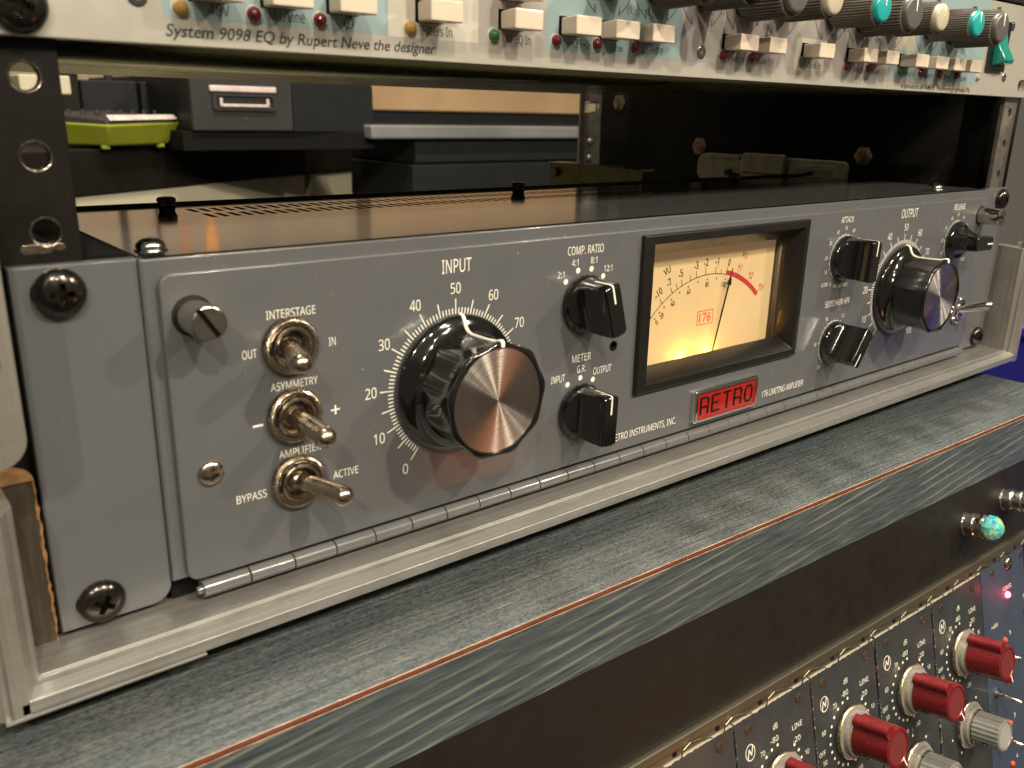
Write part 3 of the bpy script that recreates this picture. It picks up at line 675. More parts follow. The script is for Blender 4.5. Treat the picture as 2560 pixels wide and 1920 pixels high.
ob.ribbon([(bx[0], bx[2]), (bx[1], bx[2]), (bx[1], bx[3]), (bx[0], bx[3]), (bx[0], bx[2])], .35, yk)
text(ob, '176', 239.5, 45.8, 3.6, 7.2, yk, 'C', 0, weight=.012)
part('model_number_print', ob, 'orangeink', mt)
nd = MB(); na = 14.0
p0 = P(na-.3, 12); p1 = P(na, 42.2); p2 = P(na, 46.0); p3 = P(na, 49.0)
nd.tube((p0[0], 4.3, p0[1]), (p1[0], 4.3, p1[1]), .28, .36, 8); nd.tube((p1[0], 4.3, p1[1]), (P(na, 44)[0], 4.3, P(na, 44)[1]), .95, .75, 12); nd.tube((P(na, 44)[0], 4.3, P(na, 44)[1]), (p2[0], 4.3, p2[1]), .7, .2, 10); nd.tube((p2[0], 4.3, p2[1]), (p3[0], 4.3, p3[1]), .17, .15, 8)
part('needle', nd, 'black', mt)
part('glass', MB().box(198.0, 282.4, 1.9, 2.1, 32.8, 74.3), 'glass', mt)
for x in (227, 243):
    l = bpy.data.lights.new('meter_bulb', 'POINT'); l.energy = .0065; l.color = (1, .50, .08); l.shadow_soft_size = .002
    o = bpy.data.objects.new('meter_bulb', l); C.objects.link(o); o.location = (x*S, 3.6*S, 31.0*S)

# --- badge
bd = bpy.data.objects.new('badge', None); C.objects.link(bd); bd.parent = amp; bd.matrix_parent_inverse = Matrix.Translation(-Vector(amp['origin']))
part('chrome_frame', MB().plate(rrect(224.2, 264.4, 6.9, 20.4, 1.4), [rrect(226.0, 262.9, 8.3, 19.1, 1.0)], DY-2.1, DY, bev=.8), 'chrome', bd)
part('red_field', MB().plate(rrect(225.6, 263.2, 8.0, 19.4, 1.2), [], DY-1.35, DY), 'red', bd)
def stroke_letters(mb, s_, x, z, w_, h, gap, th, y0, y1):
    L = {'R': [[(0, 0), (0, 1), (.8, 1), (1, .85), (1, .55), (.82, .42), (0, .42)], [(.82, .42), (1, .3), (1, 0)]], 'E': [[(1, 1), (0, 1), (0, 0), (1, 0)], [(0, .52), (.8, .52)]], 'T': [[(0, 1), (1, 1)], [(.5, 1), (.5, 0)]], 'O': [[(.25, 0), (0, .2), (0, .8), (.25, 1), (.75, 1), (1, .8), (1, .2), (.75, 0), (.25, 0)]]}
    for c in s_:
        for pl in L[c]:
            for a, b in zip(pl, pl[1:]):
                ax, az = x+a[0]*w_, z+a[1]*h; bx_, bz = x+b[0]*w_, z+b[1]*h
                d = Vector((bx_-ax, bz-az)).normalized(); q = Vector((-d.y, d.x))*th/2; e = d*th*.5
                pts = [(ax-q.x-e.x, az-q.y-e.y), (bx_-q.x+e.x, bz-q.y+e.y), (bx_+q.x+e.x, bz+q.y+e.y), (ax+q.x-e.x, az+q.y-e.y)]
                mb.add([(px, y0, pz) for px, pz in pts]+[(px, y1, pz) for px, pz in pts], [(0, 1, 2, 3), (7, 6, 5, 4)]+[(i, (i+1) % 4, 4+(i+1) % 4, 4+i) for i in range(4)])
        x += w_+gap
    return mb
part('raised_letters', stroke_letters(MB(), 'RETRO', 228.6, 10.3, 4.3, 6.6, 2.65, .68, DY-1.75, DY-1.3), M['blackscrew'], bd, .1)

GROT = True
# --- screen printed lettering on the door
ly = DY-.05; tx = MB()
def T(s_, x0, x1, z, h, **k): text(tx, s_, x0, z, h, x1-x0, ly, **k)
T('INTERSTAGE', 54.8, 68.3, 70.6, 2.2); T('OUT', 47.9, 51.7, 61.3, 2.2); T('IN', 71.7, 73.7, 61.3, 2.3)
T('ASYMMETRY', 54.8, 68.0, 51.6, 2.1); T('AMPLIFIER', 55.9, 68.0, 32.7, 2.1); T('ACTIVE', 71.3, 79.1, 23.0, 2.2); T('BYPASS', 43.6, 51.8, 23.0, 2.2)
tx.ribbon([(71.5, 43.2), (74.1, 43.2)], .5, ly); tx.ribbon([(72.8, 41.9), (72.8, 44.5)], .5, ly-.005); tx.ribbon([(49.4, 43.2), (52.0, 43.2)], .62, ly)
T('INPUT', 108.0, 118.4, 77.05, 3.95)
T('COMP. RATIO', 156.4, 172.3, 78.3, 2.7)
T('2:1', 152.4, 155.3, 71.3, 2.1); T('4:1', 158.3, 161.2, 74.7, 2.1); T('8:1', 166.7, 169.6, 74.9, 2.1); T('12:1', 173.0, 176.8, 71.6, 2.1)
T('METER', 160.2, 168.9, 42.0, 2.6); T('G.R.', 162.7, 166.6, 38.2, 2.4); T('OUTPUT', 170.4, 179.0, 36.2, 2.5); T('INPUT', 151.2, 157.3, 36.2, 2.5)
T('RETRO INSTRUMENTS, INC.', 181.4, 216.0, 8.9, 2.65); T('176 LIMITING AMPLIFIER', 270.3, 300.3, 8.9, 2.75)
T('ATTACK', 314.2, 323.9, 79.05, 2.6); T('SIDECHAIN HPF', 310.0, 329.7, 42.6, 2.7); T('RELEASE', 416.1, 427.6, 79.5, 2.7); T('OUTPUT', 364.8, 379.6, 78.3, 4.0)
for x, z in ((156.0, 69.9), (161.2, 73.05), (167.2, 73.1), (172.7, 70.2), (158.6, 34.8), (164.4, 36.2), (170.3, 34.6)): tx.disc(x, z, .95, ly)
for cx, cz in ((112.8, 43.2), (370.9, 44.6)):
    for k in range(0, 101):
        a = 2.836*(k-50); r1 = 24.0 if k % 10 == 5 else (26.1 if k % 10 == 0 else 23.4)
        if k % 10 == 5: r1 = 25.9
        r0 = 21.7; a_ = rad(a)
        tx.ribbon([(cx+r0*sin(a_), cz+r0*cos(a_)), (cx+r1*sin(a_), cz+r1*cos(a_))], .38, ly)
    for k in range(0, 101, 10):
        a_ = rad(2.836*(k-50)); R = 29.2 if k in (0, 100) else (29.3 if 30 < k < 70 else 29.0); h = 3.15
        text(tx, str(k), cx+R*sin(a_), cz+R*cos(a_), h, .66*h*len(str(k))*.86, ly, 'C')
def small_dial(cx, cz, marks, lo, hi, step, RL=13.1, ring=9.95, rt=10.9, h=1.55, n=None):
    a0, a1 = lo, hi; m = n or 20
    tx.ribbon([(cx+ring*sin(rad(a0+(a1-a0)*i/60)), cz+ring*cos(rad(a0+(a1-a0)*i/60))) for i in range(61)], .32, ly)
    for i in range(m+1):
        a = rad(a0+(a1-a0)*i/m); tx.ribbon([(cx+ring*sin(a), cz+ring*cos(a)), (cx+(rt if i % 2 == 0 else rt-.25)*sin(a), cz+(rt if i % 2 == 0 else rt-.25)*cos(a))], .24, ly)
    for s_, a in marks:
        text(tx, s_, cx+RL*sin(rad(a)), cz+RL*cos(rad(a)), h, .62*h*len(s_)*.9, ly, 'C')
mk = [(str(k), 2.836*(k-50)) for k in range(10, 100, 10)]
small_dial(319.0, 63.8, mk+[('0', -146)], -142, 142, 5)
small_dial(319.2, 25.8, [('OFF', -143), ('40', -86), ('80', -29), ('125', 29), ('160', 86)], -142, 142, 5)
small_dial(421.8, 63.8, mk, -142, 142, 5)
T('SLOW', 304.8, 309.6, 52.3, 1.6); T('PULL DISABLE', 314.2, 325.5, 50.9, 1.5); text(tx, 'FAST', 432.6, 52.6, 1.6, 4.6, ly)
part('printed_lettering', tx, 'white', amp)['kind'] = 'stuff'

# =================================================================== 2. THE SILVER EQUALISER ABOVE
eq = thing('equalizer_unit', 'silver one unit equalizer with pale blue zones, cream push buttons and ribbed knobs', 'equalizer', (241.3, 0, 134.1))
Z0, Z1 = 134.1, 176.9
part('face_panel', MB().plate(rrect(0, 482.6, Z0, Z1, 0), [slot(8.4, 140.2, 2.0, 3.4), slot(474.5, 139.6, 1.6, 3.3), slot(8.4, 171, 2, 3.4), slot(474.5, 171, 1.6, 3.3)], 0, 3, bev=.3), 'silver', eq)
part('bottom_plate', MB().box(16.5, 466, 3, 285, Z0+.9, Z0+1.9), 'olive', eq)
part('unit_body', MB().box(17.5, 465, 3.2, 284, Z0+1.9, Z1-1.2), 'void', eq)
place('rack_screw', RACKSCREW, eq, 9.0, -.1, 139.9, 20)
def patch(x0, x1, z0, z1, m, y): return part('printed_zone', MB().box(x0, x1, y, .0, z0, z1), m, eq)
patch(37.2, 93.5, 139.8, 176.6, 'p_blue', -.04); patch(93.7, 122.4, 139.5, 176.6, 'p_light', -.04); patch(122.6, 146.8, 139.2, 176.6, 'p_lav', -.04)
patch(147.0, 206.3, 139.3, 176.6, 'p_blue', -.04); patch(206.5, 341.2, 139.2, 176.6, 'p_lav', -.04); patch(271.5, 291, 139.2, 150.6, 'p_light', -.08)
patch(341.4, 425, 138.9, 176.6, 'p_blue', -.04); patch(341.4, 360, 150.5, 176.6, 'p_beige', -.08)
def lens(x, z, m, r=1.75, y0=-.04):
    mb = MB().lathe([(r, 0)]+[(r*cos(rad(a)), .25+r*.95*sin(rad(a))) for a in (0, 20, 40, 60, 78)]+[(.02, .25+r*.95)], x, z, y0, 24)
    o = part('indicator_lens', mb, m, eq, sharp=60)
    part('lens_rim', MB().lathe([(r+.45, 0), (r+.4, .12), (r, .14)], x, z, y0, 24, close=False), 'p_light', o, local=False).matrix_parent_inverse = Matrix.Identity(4)
    return o
LED = [(41.0, 'ledyellow'), (57.8, 'ledred'), (74.5, 'ledred'), (100.2, 'ledyellow'), (127.6, 'ledgreen'), (150.8, 'ledred'), (167.5, 'ledred'), (184.3, 'ledred'), (228.4, 'ledred'), (244.9, 'ledred'), (276.0, 'ledgreen'), (307.3, 'ledred'), (324.2, 'ledred'), (349.1, 'ledgreen'), (367.1, 'ledred'), (383.9, 'ledred'), (400.8, 'ledred'), (422.8, 'ledclear')]
for x, m in LED: lens(x, 141.9, m, 1.45 if x > 420 else 1.75)
def button(x, z, y=-8.6, w_=10.2, h=5.4):
    mb = MB(); t = bpy.data.objects.new('push_button', None)
    tw = 1.15; bx = [(x-w_/2, y, z-h/2), (x+w_/2, y, z-h/2), (x+w_/2, y, z+h/2), (x-w_/2, y, z+h/2), (x-w_/2+tw, -.5, z-h/2+.3), (x+w_/2-tw, -.5, z-h/2+.3), (x+w_/2-tw, -.5, z+h/2-.3), (x-w_/2+tw, -.5, z+h/2-.3)]
    part('button_cap', MB().add(bx, [(3, 2, 1, 0), (4, 5, 6, 7), (0, 1, 5, 4), (1, 2, 6, 5), (2, 3, 7, 6), (3, 0, 4, 7)]), 'cream', eq, .5, seg=3)
    part('button_stem', MB().box(x-w_/2+2.2, x+w_/2-2.2, -.6, .0, z-h/2+.9, z+h/2-.9), 'void', eq)
    part('button_slot', MB().box(x-w_/2+.7, x+w_/2-.7, -.12, .05, z-h/2+.2, z+h/2+.25), 'void', eq)
for x in (47.4, 64.0, 80.8, 106.3, 133.7, 156.3, 172.6, 188.6, 232.2, 248.6, 279.6, 310.6, 327.4): button(x, 146.0)
for x in (352.0, 369.6, 386.2, 401.6): button(x, 146.0, w_=11.0)
button(133.9, 153.6); button(107, 153.6); 
place('panel_screw', COUNTER, eq, 217.0, -.1, 142.4, 30); place('panel_screw', COUNTER, eq, 452.0, -.05, 143.1, 10); place('panel_screw', COUNTER, eq, 451.8, -.05, 167.1, 50); place('panel_screw', COUNTER, eq, 32.1, -.1, 143.6, 0)
def ribbed(x, z, cap, R, depth=19.5):
    t = knob_empty('ribbed_knob', x, z, 0, eq, 0); nr = 40
    f = lambda r, h, a: r*(1+.035*(1 if int(a/(2*pi)*nr*4) % 4 < 2 else -1)) if r > R*.93 else r
    part('black_collar', MB().lathe([(R*.86, 0), (R*.86, 2.6)], n=32), 'black', t, local=True)
    part('ribbed_body', MB().lathe([(R*1.0, 2.6), (R*1.0, 3.0), (R*.97, depth-.6), (R*.95, depth), (R*.86, depth+.1), (R*.83, depth-.5)], n=nr*4, f=f, close=False), 'kgrey', t, local=True, sharp=30)
    part('index_nib', MB().box(-.5, .5, -depth-.1, -depth+1.4, R*.92, R*1.12), 'kgrey', t, .15, local=True)
    c = R*.84
    part('coloured_cap', MB().lathe([(c, depth-.6), (c, depth+1.5), (c-.5, depth+2.1), (c-1.2, depth+2.35), (.02, depth+2.5)], n=48), cap, t, local=True, sharp=50)
    part('index_line', MB().box(-.32, .32, -depth-2.62, -depth-2.3, .5, c-.6), 'white', t, local=True)
for x, c, R in ((171.4, 'capbeige', 6.0), (193.7, 'capgrey', 7.2), (216.0, 'bluegrey', 6.0), (238.3, 'capgrey', 7.6), (260.4, 'capbeige', 6.2), (292.8, 'capteal', 6.2), (315.3, 'capgrey', 7.6), (337.6, 'capbeige', 6.2), (369.2, 'capteal', 6.2), (391.5, 'capgrey', 7.6)):
    ribbed(x, 161.2, c, R)
rk = bpy.data.objects.new('rocker_switch', None); C.objects.link(rk); rk.parent = eq; rk.matrix_parent_inverse = Matrix.Translation(-Vector(eq['origin']))
part('rocker_frame', MB().plate(rrect(429.0, 447.6, 145.4, 168.5, .8), [rrect(433.0, 443.8, 147.6, 166.6, .4)], -1.4, 0), 'black', rk, .3)
rv = MB(); pf = [(-1.0, 147.9), (-6.6, 149.2), (-7.2, 150.6), (-3.2, 157.4), (-1.2, 166.2), (.2, 166.2), (.2, 147.9)]
rv.add([(433.2, y, z) for y, z in pf]+[(443.6, y, z) for y, z in pf], [tuple(range(7)), tuple(range(13, 6, -1))]+[(i, (i+1) % 7, 7+(i+1) % 7, 7+i) for i in range(7)])
part('rocker', rv, 'teal_rocker', rk, .35)
tk = MB(); ly2 = -.10
def T2(s_, x0, x1, z, h, it=.0, wt=.0): text(tk, s_, x0, z, h, x1-x0, ly2, italic=it, weight=wt)
GROT = False
T2('System 9098 EQ by Rupert Neve the designer', 37.4, 108.2, 136.0, 2.5, .22, .008)
GROT = True
T2('48V', 47.3, 52.2, 140.9, 2.4); T2('Mic/Line', 61.6, 70.6, 140.9, 2.4); T2('Filters In', 104.0, 113.6, 140.5, 2.4); T2('All EQ In', 131.8, 141.2, 140.2, 2.4)
T2('Glow', 173.4, 179.2, 140.3, 2.1); T2('Gain \u00b1 9', 187.8, 197.6, 140.3, 2.2); T2('Notch', 233.6, 240.5, 140.1, 2.2); T2('Gain \u00b1 9', 248.6, 258.4, 140.1, 2.2)
T2('Mids In', 280.6, 289.3, 140.0, 2.2); T2('Notch', 313.0, 320.2, 140.0, 2.2); T2('Gain \u00b1 9', 328.0, 338.5, 140.0, 2.2)
T2('Band 4', 353, 362, 140.0, 2.2); T2('Notch', 371, 379, 140.0, 2.2); T2('Glow', 388, 395, 140.0, 2.2); T2('Gain', 405, 412, 140.0, 2.2)
GROT = False
T2('a product of AMEK Technology group Plc', 352.8, 417.6, 135.2, 1.9, .22, .006); GROT = True
tk.ribbon([(82.4+1.3*sin(rad(a)), 141.9+1.3*cos(rad(a))) for a in range(0, 361, 30)], .25, ly2); tk.ribbon([(81.6, 140.0), (83.3, 143.8)], .25, ly2)
tk.ribbon([(155.4, 141.6), (157.6, 141.6), (158.6, 142.7), (160, 142.7)], .22, ly2); tk.ribbon([(157.6, 141.6), (158.6, 140.5), (160, 140.5)], .22, ly2)
tk.ribbon([(161, 141.5), (162.8, 141.5), (163.6, 142.8), (164.4, 141.5), (166, 141.5)], .22, ly2); tk.ribbon([(162.8, 141.5), (163.6, 140.2), (164.4, 141.5)], .22, ly2)
for kx in (171.4, 193.7, 216.0, 238.3, 260.4, 292.8, 315.3, 337.6, 369.2, 391.5):
    for sg in (-1, 1):
        pts = [(kx+sg*(9.6*sin(rad(a))), 161.2-9.6*cos(rad(a))) for a in range(34, 96, 6)]
        q = [(kx+sg*(11.2*sin(rad(a))), 161.2-11.2*cos(rad(a))) for a in range(34, 96, 6)]
        tk.ribbon([pts[0], (kx+sg*5.0, 150.9), q[1]]+q[2:], .30, ly2)
def num(s_, x, z, h=2.2): text(tk, s_, x, z-h/2, h, h*.46*len(s_), ly2)
for s_, x, z in (('18', 183.6, 152.2), ('dB', 188.3, 153.0), ('18(9)', 191.6, 152.4), ('300', 170.5, 155.4), ('Hz', 165.5, 155.5), ('100', 213.4, 155.6), ('Hz', 219.9, 155.6), ('1k', 225.6, 155.7), ('18', 239.6, 153.0), ('dB', 245.2, 154.0), ('18(9)', 250.0, 152.8), ('0', 267.6, 155.4), ('500', 291.8, 155.6), ('Hz', 298.0, 155.6), ('4k5', 302.2, 155.7), ('18', 315.5, 153.0), ('18(9)', 326.0, 153.0), ('0', 343.0, 155.4), ('18', 391.0, 153.0), ('18(9)', 400.5, 153.0), ('Hz', 372, 155.0)): num(s_, x, z)
part('printed_lettering', tk, 'ink', eq)['kind'] = 'stuff'
tb_ = MB()
for s_, x in (('(9)', 180.0), ('(9)', 235.6), ('(9)', 311.4), ('150', 207.5), ('800', 285.5)): text(tb_, s_, x, 151.8 if s_ == '(9)' else 158.5, 2.2, 3.2, ly2)
part('blue_lettering', tb_, 'inkblue', eq)['kind'] = 'stuff'

# black unit above the equaliser
up = thing('black_rack_unit', 'black rack unit just above the silver equalizer, only its lower edge in view', 'rack unit', (241.3, 0, 178))
part('face_panel', MB().plate(rrect(0, 482.6, 178.2, 265, 0), [slot(8.4, 184, 2.0, 3.4), slot(474.5, 184, 2, 3.4)], 0, 3, bev=.3), 'blackmat', up)
part('unit_body', MB().box(17, 466, 3.2, 280, 179, 264), 'void', up)

# =================================================================== 3. THE CASE
case = thing('rack_case', 'aluminium edged flight case holding the rack gear on the blue-grey shelf', 'rack case', (241.3, 100, -13))
XA, XB = -14.5, 497.0
prof = [(6, -1.5), (-11.6, -1.5), (-11.9, -2.3), (-13.6, -2.5), (-14.0, -2.2), (-16.9, -3.9), (-17.0, -4.3), (-17.0, -6.9), (-15, -7.6), (6, -7.6)]
def extrude_x(pr_, x0, x1, mi0=0, mi1=0):
    n = len(pr_); mb = MB(); return mb.add([(x0 if not callable(mi0) else mi0(y), y, z) for y, z in pr_]+[(x1 if not callable(mi1) else mi1(y), y, z) for y, z in pr_], [tuple(range(n)), tuple(range(2*n-1, n-1, -1))]+[(i, (i+1) % n, n+(i+1) % n, n+i) for i in range(n)])
part('bottom_extrusion', extrude_x(prof, 0, 0, lambda y: -8.5-max(0, -11.6-y)*.74, lambda y: 486.5+max(0, -11.6-y)*.74), 'alu', case, .12, sharp=25)
part('corner_lip', MB().box(-16, 28, -17.35, -15.5, -8.1, -7.2), 'alu', case, .3)
# uprights: same profile turned on end
for side in (0, 1):
    sg = 1 if side == 0 else -1; xi = -7.6 if side == 0 else 486.0
    loop = [(xi, 6), (xi, -11.6), (xi-sg*.5, -12.1), (xi-sg*1.7, -13.4), (xi-sg*1.5, -13.9), (xi-sg*3.2, -17.0), (xi-sg*6.6, -17.0), (xi-sg*7.1, -16.0), (xi-sg*8.2, -16.2), (xi-sg*9.6, -15.4), (xi-sg*9.6, 6)]
    n = len(loop); z0 = -7.6; z1 = 40.3 if side == 0 else 56.2
    part('upright_extrusion', MB().add([(x, y, z0) for x, y in loop]+[(x, y, z1) for x, y in loop], [tuple(range(n)), tuple(range(2*n-1, n-1, -1))]+[(i, (i+1) % n, n+(i+1) % n, n+i) for i in range(n)]), 'alu_z', case, .15, sharp=25)
def wavy_z():
    rnd = random.Random(5); vs = []; n = 40
    for i in range(n+1):
        z = -1.5+42*i/n; vs += [(-1.55+.45*rnd.random(), .42, z), (-.55-.5*rnd.random(), .42, z), (-.5, 5, z), (-1.9, 5, z)]
    return MB().add(vs, [(4*i+k, 4*i+(k+1) % 4, 4*i+4+(k+1) % 4, 4*i+4+k) for i in range(n) for k in range(4)]+[(0, 1, 2, 3), (4*n+3, 4*n+2, 4*n+1, 4*n)])
part('plywood_edge', MB().box(-7.4, -1.0, .6, 8, -1.5, 40.3), 'ply', case, .3)
part('raw_plywood_ply', wavy_z(), 'rawwood', case, .1)
chip = MB(); cpts = [(-16, 40.2), (-1.0, 40.2), (-1.2, 41.2), (-2.2, 42.3), (-4.5, 43.2), (-9, 44.8), (-16, 46)]
chip.plate(cpts, [], 0.0, 7); part('splintered_wood_chip', chip, 'rawwood', case, .2)
part('side_wall', MB().box(-12, -7.8, 6, 330, -10, 265), 'lining', case)
part('side_wall', MB().box(487.0, 492, 6, 330, -10, 265), 'lining', case)
part('outer_skin', MB().box(492, 497, -5, 330, -10, 56), 'alu_z', case)
part('case_floor', MB().box(-12, 492, 4, 330, -12.6, -7.8), 'lining', case)
for x0 in (20, 430): part('rubber_foot', MB().box(x0, x0+26, 20, 50, -13.9, -12.5), 'void', case, .3)
part('rear_corner_post', MB().box(487, 492, 330, 336, -10, 265), 'lining', case)
# side hardware
for side in (0, 1):
    sg = 1 if side == 0 else -1
    X = lambda v: v if side == 0 else 478.2-v
    def plt(z0, z1, xo):
        mb = MB(); r = 6
        return mb.plate(rrect(min(X(-30), X(xo)), max(X(-30), X(xo)), z0, z1, (0, r, r, 0) if side == 0 else (r, 0, 0, r)), [], -17.5, -14.5)
    if side == 0:
        part('latch_plate', plt(50.5, 116, -3.6), 'scraped', case, .9)
        place('plate_bolt', SMALLSCREW, case, -8.4, -17.5, 88, 10)
        place('plate_bolt', SMALLSCREW, case, -9.5, -17.5, 73, 60)
    else:
        part('latch_plate', MB().plate(rrect(487.5, 522, 57.4, 128, (3, 0, 0, 9)), [], -14, -8), 'scraped', case, .9)
        for zz in (97, 83): place('plate_bolt', SMALLSCREW, case, 492, -14, zz, 20)
# rack rails with holes
hz = [];
for k in range(-1, 6):
    b0 = 5.95+44.45*k; hz += [b0, b0+15.875, b0+31.75]
hz = [z for z in hz if -6 < z < 178]
rl = thing('rack_rail', 'worn black steel rack rail with round threaded holes at the left', 'rack rail', (9, 3, 0))
part('rail_face', MB().plate(rrect(-6.5, 15.8, -7, 265, 0), [circ(9.1, z, 2.75, 20) for z in hz], 3.1, 5.3, bev=.3), 'worn', rl)
for z in hz:
    if 90 < z < 130:
        part('threaded_hole_rim', MB().lathe([(2.7, -2.2), (2.75, -.3), (2.95, .02), (3.15, .12), (3.25, .02)], 9.1, z, 3.05, 28, close=False), 'nickel', rl)
part('rail_flange', MB().box(-6.5, -4.3, 5.3, 40, -7, 265), 'worn', rl)
part('bare_metal_wear', MB().plate(slot(6.8, 91.3, 2.3, .95), [], 3.02, 3.1), 'nickel', rl, .05)  # bright ovals modelled in place of light reflected in a slotted hole
part('bare_metal_wear', MB().plate(slot(11.3, 91.5, .5, .7), [], 3.02, 3.1), 'nickel', rl, .05)
rr_ = thing('rack_rail', 'dull grey steel rack rail seen between the two units at the right', 'rack rail', (474, 3, 0))
part('rail_face', MB().plate(rrect(466.2, 481.0, -7, 265, 0), [circ(473.6, z, 2.3, 18) for z in hz], 3.1, 5.3, bev=.3), 'railgrey', rr_)
part('rail_flange', MB().box(479.0, 481.0, 5.3, 30, -7, 265), 'lining', rr_)
rb = thing('rear_rack_rail', 'pale grey rear rail with two bolt heads at the back of the case', 'rack rail', (470, 330, 0))
part('rail_face', MB().plate(rrect(463, 486, -7, 265, 0), [rrect(467.5, 482, 122.5, 130.5, .4)], 322, 324), 'railgrey', rb, .3)
part('pale_cage_nut', MB().box(468, 481.5, 324.2, 326, 123, 130), 'cream', rb, .3)
for zz in (99.5, 86.5): part('bolt_head', MB().lathe([(3.2, 0), (3.2, .8), (2.4, 1.4), (.02, 1.5)], 475, zz, 322, 20), 'railgrey', rb)
# interior right wall: rosette washers, recessed latch box
def rosette(y, z, R, m):
    t = thing('rosette_washer', {303: 'olive rosette washer high on the dark case wall beside the rear rail', 219: 'pale copper rosette washer left of the recessed latch', 90: 'dark brown rosette washer right of the recessed latch'}[y], 'washer', (484, y, z), 'rosette washers on the inside case wall')
    f = lambda r, h, a: r*(1-.13*abs(cos(3*a))**3) if r > R*.55 else r
    mb = MB().lathe([(R, 0), (R, .6), (R*.6, 1.4), (R*.42, 1.5), (R*.38, .9), (R*.30, .9), (R*.28, 2.2), (.02, 2.4)], n=48, f=f)
    me = mb.mesh('rosette', m, 40); o = bpy.data.objects.new('rosette', me); C.objects.link(o); o.parent = t
    o.rotation_euler = (0, 0, rad(-90)); o.location = (0, 0, 0); t.location = (486.6*S, y*S, z*S); t['origin'] = [486.6*S, y*S, z*S]
rosette(303, 130.0, 6.4, 'olive'); rosette(219, 100.4, 6.2, 'washer'); rosette(90, 99.8, 5.8, 'washer')
lt = thing('recessed_latch', 'zinc butterfly latch box bolted inside the dark right case wall', 'latch', (485, 155, 76))
def side_plate(y0, y1, z0, z1, r, x0, x1, name, m, bev=.8):
    lp = rrect(y0, y1, z0, z1, r); n = len(lp)
    mb = MB().add([(x0, y, z) for y, z in lp]+[(x1, y, z) for y, z in lp], [tuple(range(n)), tuple(range(2*n-1, n-1, -1))]+[(i, (i+1) % n, n+(i+1) % n, n+i) for i in range(n)])
    return part(name, mb, m, lt, bev)
side_plate(98, 218, 77, 96, 7, 484.2, 487, 'dish_body', 'latch'); side_plate(142, 177, 84.5, 98, 2.5, 480.5, 484.5, 'handle_block', 'latch', 1.2)
side_plate(180, 208, 92.8, 96.4, 1, 482.6, 484.6, 'upper_rib', 'latch', .5); side_plate(103, 136, 88.6, 92.8, 1.5, 482.2, 484.6, 'locking_bar', 'latch', .6)
side_plate(96.5, 106, 81, 96, 4, 482.0, 484.6, 'end_boss', 'latch', 1.2)
for y, z in ((189, 84), (137, 84), (125, 86)): side_plate(y-2.2, y+2.2, z-2.2, z+2.2, 1.6, 481.6, 484.8, 'dark_rivet', 'blackmat', .4)
br = thing('steel_bracket', 'dull steel angle bracket standing behind the grey top cover', 'bracket', (312, 150, 70))
part('bracket_web', MB().box(311, 312.6, 112, 184, 70, 94.5), 'olive', br, .4); part('bracket_flange', MB().box(312.6, 322, 112, 184, 93, 94.5), 'olive', br, .3)
part('bracket_bolt', MB().tube((310.6, 178, 89), (308.8, 178, 89), 2.6, n=16), 'washer', br)

# =================================================================== 4. THE WOODEN SHELF AND THE LOWER RACK
YAW = math.atan(-.022)
shelf = thing('wooden_shelf', 'blue-grey stained wooden shelf with an orange-brown veneer line along its front edge', 'shelf', (0, -45, -39.3))
shelf.rotation_euler = (0, 0, YAW); shelf.location = (0, -.045, -.0393)
part('shelf_top', MB().box(-200, 472, .9, 480, 15, 25.3), 'woodtop', shelf, .15, local=True)
part('shelf_core', MB().box(-200, 472, .1, 480, .0, 14.98), 'woodtop', shelf, local=True)
part('front_board', MB().box(-200, 472.1, -.35, .85, 0, 24.4), 'woodfront', shelf, .25, local=True)
def wavy(x0, x1, z0, z1, y0, y1, amp_, seed, n=340):
    rnd = random.Random(seed); mb = MB(); vs = []; ph = [rnd.uniform(0, 6) for _ in range(5)]
    for i in range(n+1):
        x = x0+(x1-x0)*i/n; d = amp_*(.4*sin(x*.11+ph[0])+.3*sin(x*.37+ph[1])+.3*sin(x*.9+ph[2])+.5*(rnd.random()-.5)); e = amp_*(.5*sin(x*.21+ph[3])+.6*(rnd.random()-.5))
        vs += [(x, y0, z0+d), (x, y0, z1+e), (x, y1, z1+e), (x, y1, z0+d)]
    return mb.add(vs, [(4*i+k, 4*i+4+k, 4*i+4+(k+1) % 4, 4*i+(k+1) % 4) for i in range(n) for k in range(4)])
part('glue_line', wavy(-200, 472, 24.35, 24.62, -.42, 1.1, .10, 1), 'veneer_l', shelf, local=True)
part('veneer_strip', wavy(-200, 472, 24.58, 25.15, -.38, .6, .05, 2), 'veneer', shelf, local=True)
part('veneer_strip', wavy(-200, 472, 25.0, 25.36, .1, .62, .04, 3), 'veneer', shelf, local=True)
part('glue_line', wavy(-200, 472, 25.0, 25.37, .60, .82, .04, 4), 'veneer_l', shelf, local=True)
FR = Euler((math.atan2(-.235, .97), 0, YAW), 'XYZ')
def frame_pt(s_, h, d):           # a point of the tilted lower front: along, out, down
    return Vector((0, -.045, -.0393))+FR.to_matrix() @ Vector((s_*S, -h*S, -d*S))
def lower_thing(name, label, cat, s_, d, group=None):
    o = bpy.data.objects.new(name, None); C.objects.link(o); o.empty_display_size = .01
    o.location = frame_pt(s_, 0, d); o.rotation_euler = FR; o['label'] = label; o['category'] = cat
    if group: o['group'] = group
    return o
bp = lower_thing('blank_panel', 'black satin blank panel under the shelf with two jewel pilot lamps at its right end', 'panel', 0, 0)
part('panel_sheet', MB().box(-120, 520, 1.2, 3.2, -36.2, -.5), 'blankpanel', bp, .2, local=True)
